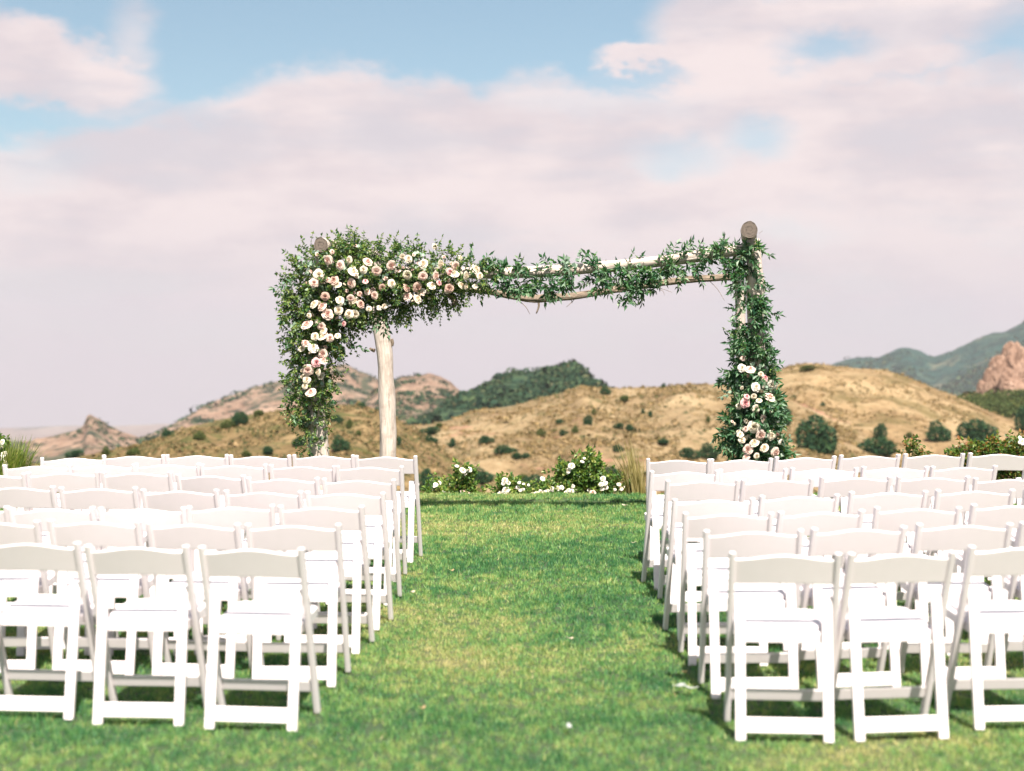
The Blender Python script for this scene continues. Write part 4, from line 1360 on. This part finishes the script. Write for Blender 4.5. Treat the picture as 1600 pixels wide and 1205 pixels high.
def box_bm(bm, pts8):
    v = [bm.verts.new(p) for p in pts8]
    for f in ((0, 1, 2, 3), (7, 6, 5, 4), (0, 4, 5, 1), (1, 5, 6, 2), (2, 6, 7, 3), (3, 7, 4, 0)):
        bm.faces.new([v[i] for i in f])


def bar_mesh(name, x0, x1, y0, y1, z0, z1, bev=0.005, seg=2, mat=None, shear=None):
    """box with rounded edges; shear(z) adds to y"""
    bm = bmesh.new()
    zs = (z0, z1)
    P = []
    for z in zs:
        o = shear(z) if shear else 0
        P += [(x0, y0 + o, z), (x1, y0 + o, z), (x1, y1 + o, z), (x0, y1 + o, z)]
    box_bm(bm, P)
    bmesh.ops.recalc_face_normals(bm, faces=bm.faces[:])
    bmesh.ops.bevel(bm, geom=bm.edges[:], offset=bev, segments=seg, affect='EDGES', profile=0.6)
    me = bm_mesh(name, bm, mat or M_RESIN)
    return me


def chair_meshes():
    ME = {}
    # tilted back posts run in one piece from the rounded top down to the front foot
    for s in (-1, 1):
        c = s * 0.2150
        ME['back_post', s] = bar_mesh('back_post', c - 0.0135, c + 0.0135, -0.021, 0.021, 0.0, 0.778, 0.009, 3, shear=post_y)
        c = s * 0.1790
        ME['rear_leg', s] = bar_mesh('rear_leg', c - 0.0215, c + 0.0215, -0.013, 0.013, 0.0, 0.585, 0.006, 2,
                                     shear=lambda z: -0.185 + (post_y(0.585) + 0.185 + 0.015) * z / 0.585)
    # camel-backed rail
    bm = bmesh.new()
    n = 16
    rows = []
    for i in range(n + 1):
        x = -0.2024 + 0.4048 * i / n
        t = x / 0.2024
        top = 0.748 + 0.020 * (0.5 + 0.5 * math.cos(math.pi * t))
        bot = 0.640 + 0.004 * (0.5 + 0.5 * math.cos(math.pi * t))
        bow = 0.012 * (1 - t * t)          # curved plan, hollow towards the sitter
        ring = []
        for (z, dy) in ((bot + 0.004, -0.009), (top - 0.004, -0.009), (top, -0.005), (top, 0.005), (top - 0.004, 0.009), (bot + 0.004, 0.009), (bot, 0.005), (bot, -0.005)):
            ring.append(bm.verts.new((x, post_y(z) + dy - bow, z)))
        rows.append(ring)
    for a, b in zip(rows[:-1], rows[1:]):
        for k in range(8):
            bm.faces.new((a[k], a[(k + 1) % 8], b[(k + 1) % 8], b[k]))
    bm.faces.new(rows[0])
    bm.faces.new(rows[-1])
    me = bm_mesh('backrest', bm, M_RESIN)
    ME['backrest', 0] = me
    ME['front_stretcher', 0] = bar_mesh('front_stretcher', -0.2014, 0.2014, -0.010, 0.010, 0.106, 0.158, 0.004, 2, shear=post_y)
    ME['rear_stretcher', 0] = bar_mesh('rear_stretcher', -0.1574, 0.1574, -0.0095, 0.0095, 0.034, 0.094, 0.004, 2, shear=lambda z: -0.185 + (post_y(0.585) + 0.200) * z / 0.585)
    # seat frame and padded seat, tipped slightly backwards
    def slab(name, hw, y0, y1, z0, z1, rad, mat, bev, dome=0.0):
        bm = bmesh.new()
        pts = []
        for (cx, cy, a0) in ((hw - rad, y1 - rad, 0), (-hw + rad, y1 - rad, 90), (-hw + rad, y0 + rad, 180), (hw - rad, y0 + rad, 270)):
            for k in range(7):
                a = R(a0 + 15 * k)
                pts.append((cx + rad * math.cos(a), cy + rad * math.sin(a)))
        lo = [bm.verts.new((x, y, z0)) for x, y in pts]
        up = [bm.verts.new((x, y, z1)) for x, y in pts]
        for k in range(len(pts)):
            j = (k + 1) % len(pts)
            bm.faces.new((lo[k], lo[j], up[j], up[k]))
        bm.faces.new(lo)
        top = bm.faces.new(up)
        bmesh.ops.recalc_face_normals(bm, faces=bm.faces[:])
        bmesh.ops.bevel(bm, geom=[e for e in top.edges], offset=bev, segments=3, affect='EDGES', profile=0.5)
        if dome:
            big = max((f for f in bm.faces), key=lambda f: f.calc_area() if f.normal.z > 0.9 else 0)
            ret = bmesh.ops.poke(bm, faces=[big])
            for v in ret['verts']:
                v.co.z += dome
        for v in bm.verts:
            v.co.z += (v.co.y - 0.08) * 0.06
        me = bm_mesh(name, bm, mat)
        return me
    ME['seat_frame', 0] = slab('seat_frame', 0.192, -0.095, 0.265, 0.402, 0.445, 0.035, M_RESIN, 0.006)
    ME['seat', 0] = slab('seat', 0.172, -0.075, 0.240, 0.4452, 0.466, 0.045, M_VINYL, 0.012, 0.004)
    ME['pivot_bolt', -1] = bar_mesh('pivot_bolt', -0.2318, -0.2286, -0.008, 0.008, 0.552, 0.568, 0.0012, 1, shear=lambda z: post_y(0.56))
    ME['pivot_bolt', 1] = bar_mesh('pivot_bolt', 0.2286, 0.2318, -0.008, 0.008, 0.552, 0.568, 0.0012, 1, shear=lambda z: post_y(0.56))
    return ME


CHAIR = chair_meshes()
CHAIR_GROUP = 'white folding chairs set out in rows either side of the aisle'


def make_chair():
    root = empty('folding_chair')
    for (n, s), me in CHAIR.items():
        link(n, me, root)
    return root


def copy_thing(o):
    c = o.copy()
    col.objects.link(c)
    for ch in list(o.children):
        d = ch.copy()
        col.objects.link(d)
        d.parent = c
    return c


LEFT_ROWS = [
    ([481, 303, 129, -40], [856, 851, 845, 840]),
    ([538, 380, 222, 66, -90], [817, 815, 811, 810, 809]),
    ([573, 433, 292, 153, 16, -125], [789, 786, 789, 790, 787, 786]),
    ([602, 475, 348, 217, 91, -38], [770, 766, 763, 761, 760, 759]),
    ([617, 502, 385, 273, 156, 40, -75], [748, 746, 743, 738, 737, 739, 741]),
    ([629, 524, 418, 313, 211, 108, 8], [728, 727, 725, 724, 724, 725, 727]),
    ([652, 554, 456, 357, 258, 160, 69], [712, 710, 709, 709, 710, 711, 716]),
]
RIGHT_ROWS = [
    ([1139, 1317, 1500, 1690], [862, 867, 858, 850]),
    ([1101, 1260, 1425, 1589, 1750], [827, 827, 819, 817, 815]),
    ([1068, 1209, 1357, 1508, 1660], [798, 798, 791, 788, 786]),
    ([1051, 1180, 1320, 1459, 1590, 1730], [778, 774, 768, 764, 763, 762]),
    ([1040, 1156, 1276, 1398, 1519, 1640], [750, 748, 744, 741, 742, 743]),
    ([1016, 1123, 1233, 1342, 1454, 1561], [735, 733, 731, 729, 727, 725]),
    ([1011, 1110, 1208.5, 1309, 1410, 1510, 1612], [714, 716, 714, 711, 708, 707, 706]),
]
ROW_WORD = ['rear row nearest the viewer', 'second row from the rear', 'third row from the rear', 'middle row', 'third row from the arch', 'second row from the arch', 'front row nearest the arch']
SEAT_WORD = ['at the aisle', 'second from the aisle', 'third from the aisle', 'fourth from the aisle', 'fifth from the aisle', 'sixth from the aisle']
proto = None
random.seed(17)
for side, rows in (('left', LEFT_ROWS), ('right', RIGHT_ROWS)):
    for ri, (bx, by) in enumerate(rows):
        for ci in range(len(bx) - 1):
            (xa, ya), (xb, yb) = (bx[ci], by[ci]), (bx[ci + 1], by[ci + 1])
            if xa > xb:
                xa, ya, xb, yb = xb, yb, xa, ya
            pl, pr = at_z(xa, ya, 0.787), at_z(xb, yb, 0.787)
            mid = (pl + pr) / 2
            yaw = math.atan2(pr.y - pl.y, pr.x - pl.x) * 0.35 + random.gauss(0, R(1.1))
            o = make_chair() if proto is None else copy_thing(proto)
            proto = proto or o
            off = Matrix.Rotation(yaw, 3, 'Z') @ Vector((0, 0.171, 0))
            x, y = mid.x + off.x, mid.y + off.y
            o.location = (x, y, float(lawn_h(np.array([x]), np.array([y]))[0]) + 0.006)
            o.rotation_euler = (random.gauss(0, R(0.25)), random.gauss(0, R(0.25)), yaw)
            tag(o, f'{side}-hand white folding chair, {SEAT_WORD[ci]}, {ROW_WORD[ri]}', 'chair', CHAIR_GROUP)


# ------------------------------------------------------------------ plants along the lawn edge
EY = 15.85


def rose_bush(label, lobes, roses, mat=M_ROSELEAF, n=260, name='rose_bush', leaf=(0.056, 0.036), Y=EY, kind='w', stems=True, cat='rose bush'):
    """lobes (px, py, rx, ry) in photo pixels at depth Y; roses (px, py, r)"""
    px = sum(l[0] for l in lobes) / len(lobes)
    k = Y / FPX
    base = at_y(px, 776, Y)
    root = empty(name, base)
    tag(root, label, cat, None)
    L, S = Leaves(), Leaves()
    gz = -0.15
    for (x, y, rx, ry) in lobes:
        c = at_y(x, y, Y)
        for _ in range(int(0.42 * n * rx * ry / 300) + 4):
            d = rvec()
            rr = random.uniform(0.3, 1) ** 0.6
            p = c + Vector((d.x * rx * k * rr, d.y * min(rx, 26) * k * rr, d.z * ry * k * rr))
            sprig(L, S, p - base, d + Vector((0, 0, 0.6)) + rvec() * 0.6, random.uniform(0.06, 0.14), 3, leaf[0] * random.uniform(0.7, 1.2), leaf[1], 0.2)
        if stems:
            for _ in range(3):
                e = c + Vector((random.uniform(-0.5, 0.5) * rx * k, random.uniform(-0.1, 0.1), random.uniform(0, 0.7) * ry * k))
                s0 = Vector((base.x + (c.x - base.x) * 0.4 + random.uniform(-0.05, 0.05), Y + random.uniform(-0.05, 0.05), min(gz, e.z - 0.2)))
                S.stem([s0 - base, (s0 + e) / 2 + rvec() * 0.03 - base, e - base], 0.006)
    o = link('foliage', L.mesh('foliage', mat), root, (0, 0, 0))
    o['kind'] = 'stuff'
    o = link('stems', S.mesh('stems', M_STEM), root, (0, 0, 0))
    o['kind'] = 'stuff'
    for r in roses:
        x, y, rr = r[:3]
        put_rose(root, at_y(x, y, Y - 0.16 + random.uniform(-0.06, 0.06)), rr * 1.1 * k, r[3] if len(r) > 3 else kind, Vector((0, -0.8, 0.6)), 0.5)
        q = at_y(x, y + rr * 0.8, Y - 0.14)
    return root


random.seed(31)
rose_bush('tall thin rose with three white blooms at the lawn edge', [(723, 748, 10, 16), (719, 765, 9, 12)], [(723, 735, 5.2), (733, 734, 4), (714, 728, 3.2), (727, 741, 2.5)], n=190)
rose_bush('low white rose cluster beside the front left aisle chair', [(697, 772, 14, 6), (682, 768, 10, 8)], [(692, 772, 4.5), (699, 771, 5.5), (704, 774, 4.2), (681, 757, 3.6), (686, 755, 3), (679, 760, 2.6)], n=260)
rose_bush('low pinkish white rose cluster below the tall thin rose', [(728, 770, 10, 6)], [(723, 769, 4, 'p'), (730, 771, 4.2, 'p'), (732, 774, 3), (704, 757, 2)], n=260)
rose_bush('white rose bush with two large blooms left of the middle of the lawn edge', [(792, 766, 16, 12), (805, 770, 10, 8)],
          [(789, 751, 4.6), (794, 754, 4.2), (786, 756, 3), (790, 766, 5.4), (795, 767, 3.8), (782, 771, 4.2), (811, 754, 2.6), (818, 756, 2.4), (809, 762, 2.8), (813, 766, 2.6), (817, 765, 2.6), (826, 758, 2)], n=230)
rose_bush('low spreading white roses along the middle of the lawn edge', [(850, 772, 22, 7), (875, 770, 20, 8)],
          [(848, 748, 3.8), (832, 772, 3.6), (838, 771, 3.2), (845, 769, 4.2), (851, 770, 4.6), (856, 767, 3.4), (862, 764, 3.6), (867, 766, 4.4), (872, 763, 4.6), (878, 762, 3.6), (884, 771, 4.4), (823, 773, 2.8)], n=250)
rose_bush('large leafy rose bush with a few white blooms at the lawn edge', [(908, 753, 17, 15), (914, 737, 13, 13), (895, 742, 11, 9), (917, 723, 5, 9), (930, 738, 8, 8), (908, 768, 13, 9), (876, 736, 4, 3), (885, 745, 6, 5)],
          [(893, 728, 5.2), (887, 736, 4.6), (910, 721, 3), (926, 748, 4), (895, 760, 3.2), (900, 767, 3), (913, 716, 2.2)], n=330)
rose_bush('slim white rose cluster right of the large rose bush', [(942, 758, 8, 14), (926, 771, 10, 6)],
          [(942, 748, 4.4), (945, 755, 4.2), (939, 757, 3.4), (941, 764, 3.8), (947, 762, 3), (926, 770, 5, 'p'), (921, 766, 3.6), (893, 768, 3.6), (888, 766, 3)], n=230)
rose_bush('small white rose left of the tan feather grass', [(968, 766, 12, 10)], [(967, 757, 3.8), (974, 761, 3.2), (961, 765, 2.4), (971, 764, 2.8), (990, 774, 2)], n=230)
rose_bush('pale grasses and white roses at the left end of the lawn', [(0, 715, 14, 26), (-20, 720, 20, 30)], [(3, 691, 4), (1, 700, 4), (6, 709, 5), (1, 716, 5), (7, 724, 5.5), (-6, 705, 5)], n=120, Y=15.2, name='rose_bush')
rose_bush('dense shrub with red leaf tips behind the right end of the front row', [(1530, 722, 40, 22), (1570, 718, 36, 24), (1600, 720, 30, 26), (1630, 725, 36, 28), (1510, 735, 26, 20), (1590, 748, 46, 22)],
          [(1597, 690, 5), (1604, 694, 4), (1594, 684, 3)], mat=M_REDLEAF, n=150, name='hedge_shrub', leaf=(0.055, 0.034), Y=15.6, cat='shrub')
rose_bush('single green shoot behind the fourth chair of the right front row', [(1425, 707, 5, 8), (1434, 712, 3, 6)], [], mat=M_REDLEAF, n=220, name='plant', Y=15.6, cat='plant')


def grass_clump(label, px, py_base, w, h, Y, mat, n, name='ornamental_grass', lean=0.0):
    base = at_y(px, py_base, Y)
    root = empty(name, base)
    tag(root, label, 'grass clump')
    L = Leaves()
    k = Y / FPX
    for _ in range(n):
        a = random.uniform(0, 6.28)
        sp = abs(random.gauss(0, 0.5))
        H = h * k * random.uniform(0.5, 1.05)
        p0 = Vector((math.cos(a) * 0.05 + random.uniform(-1, 1) * w * k * 0.18, math.sin(a) * 0.08, -0.1))
        tip = p0 + Vector((math.cos(a) * sp * w * k * 0.8 + lean * H, math.sin(a) * sp * w * k * 0.5, H * (1 - 0.18 * sp)))
        mid = p0 * 0.45 + tip * 0.55 + Vector((0, 0, H * 0.12))
        s = Vector((math.sin(a), -math.cos(a), 0)) * random.uniform(0.003, 0.0055)
        q = len(L.V)
        L.V += [p0 - s, p0 + s, mid + s * 0.8, mid - s * 0.8, tip]
        L.F.append((q, q + 1, q + 2, q + 3))
        L.F.append((q + 3, q + 2, q + 4, q + 4))
    V = np.array([tuple(v) for v in L.V], np.float32)
    tri = []
    for f in L.F:
        if f[2] == f[3]:
            tri.append((f[0], f[1], f[2]))
        else:
            tri += [(f[0], f[1], f[2]), (f[0], f[2], f[3])]
    o = link('grass_blades', mesh_np('grass_blades', V, tri, mat), root, (0, 0, 0))
    o['kind'] = 'stuff'
    return root


grass_clump('tall tan feather grass beside the aisle end of the right front row', 998, 778, 44, 112, 15.75, M_DRYGRASS, 150, lean=-0.16)
grass_clump('green base tuft of the feather grass by the right front row', 1000, 778, 20, 36, 15.8, M_GREENGRASS, 160)
grass_clump('clump of long yellow-green grass at the left edge behind the chairs', 20, 745, 74, 84, 15.2, M_GREENGRASS, 300, lean=0.16)
grass_clump('second clump of long yellow-green grass at the far left edge', -6, 745, 60, 84, 15.0, M_GREENGRASS, 220, lean=0.08)


# ------------------------------------------------------------------ small things lying on the grass
def fallen(label, px, py, L, W, mat, name='fallen_leaf', cat='leaf'):
    p = at_z(px, py, 0.03)
    bm = bmesh.new()
    top, bot = [], []
    n = 10
    for i in range(n):
        t = 2 * math.pi * i / n
        x, y = math.cos(t) * L / 2, math.sin(t) * W / 2 * (1 - 0.3 * math.cos(t))
        z = 0.010 * math.cos(2 * t) + 0.012 * abs(math.sin(t))
        top.append(bm.verts.new((x, y, z + 0.002)))
        bot.append(bm.verts.new((x, y, z)))
    c1, c0 = bm.verts.new((0, 0, 0.004)), bm.verts.new((0, 0, 0.002))
    for i in range(n):
        j = (i + 1) % n
        bm.faces.new((top[i], top[j], c1))
        bm.faces.new((bot[j], bot[i], c0))
        bm.faces.new((top[j], top[i], bot[i], bot[j]))
    o = link(name, bm_mesh(name, bm, mat), None, p + Vector((0, 0, 0.012)))
    o.rotation_euler = (random.uniform(-0.2, 0.2), random.uniform(-0.2, 0.2), random.uniform(0, 6.28))
    tag(o, label, cat)


def plain(name, c, rough=0.8):
    m, g, b = material(name)
    tc = g.new('ShaderNodeTexCoord')
    n = g.noise(tc.outputs['Object'], 40.0, 3, 0.6)
    g.put(b.inputs['Base Color'], g.mix(n, (*c, 1), (c[0] * 0.75, c[1] * 0.72, c[2] * 0.66, 1)))
    b.inputs['Roughness'].default_value = rough
    return m


M_DRYLEAF = plain('dry_leaf', (0.34, 0.25, 0.13))
M_PALELEAF = plain('pale_petal', (0.42, 0.36, 0.27))
M_PAPER = plain('white_tissue', (0.30, 0.32, 0.31))
fallen('pale fallen petal in the middle of the aisle', 890, 1002, 0.045, 0.03, M_PALELEAF, 'fallen_petal', 'petal')
fallen('small tan leaf on the yellow patch of the aisle', 763, 1004, 0.03, 0.015, M_DRYLEAF)
fallen('pale petal beside the left chairs in the aisle', 644, 929, 0.04, 0.025, M_PALELEAF, 'fallen_petal', 'petal')
fallen('brown leaf on the grass before the rear left chairs', 660, 1112, 0.035, 0.02, M_DRYLEAF)
fallen('pale petal beside the right front row', 990, 851, 0.045, 0.03, M_PALELEAF, 'fallen_petal', 'petal')
fallen('small pale petal near the far end of the aisle', 976, 792, 0.06, 0.04, M_PALELEAF, 'fallen_petal', 'petal')
fallen('upright tan leaf beside the right rear aisle chair', 1069, 1056, 0.06, 0.02, M_DRYLEAF)
fallen('crumpled white tissue in the grass beside the right rear chairs', 1060, 1077, 0.075, 0.045, M_PAPER, 'crumpled_tissue', 'tissue')
fallen('torn grey-white scrap lying right of the crumpled tissue', 1080, 1080, 0.07, 0.03, M_PAPER, 'paper_scrap', 'scrap')
fallen('faint whitish leaf low in the middle of the foreground grass', 890, 1142, 0.05, 0.02, M_PAPER)
fallen('tan leaf between the aisle chairs of the left middle rows', 706, 895, 0.035, 0.02, M_DRYLEAF)

# ------------------------------------------------------------------ haze
def build_haze():
    bm = bmesh.new()
    bmesh.ops.create_cube(bm, size=1)
    me = bpy.data.meshes.new('haze')
    bm.to_mesh(me)
    bm.free()
    o = link('haze', me)
    x0, x1, y0, y1, z0, z1 = -4300, 4300, -900, 5300, -665, 90
    o.location = ((x0 + x1) / 2, (y0 + y1) / 2, (z0 + z1) / 2)
    o.scale = (x1 - x0, y1 - y0, z1 - z0)
    m = bpy.data.materials.new('air')
    m.use_nodes = True
    nt = m.node_tree
    nt.nodes.clear()
    out = nt.nodes.new('ShaderNodeOutputMaterial')
    v = nt.nodes.new('ShaderNodeVolumePrincipled')
    v.inputs['Color'].default_value = (0.50, 0.49, 0.56, 1)
    v.inputs['Density'].default_value = 0.00019
    v.inputs['Anisotropy'].default_value = 0.0
    nt.links.new(v.outputs[0], out.inputs['Volume'])
    me.materials.append(m)
    tag(o, 'thin pale haze lying over the valley and hills', 'haze', kind='stuff')


build_haze()
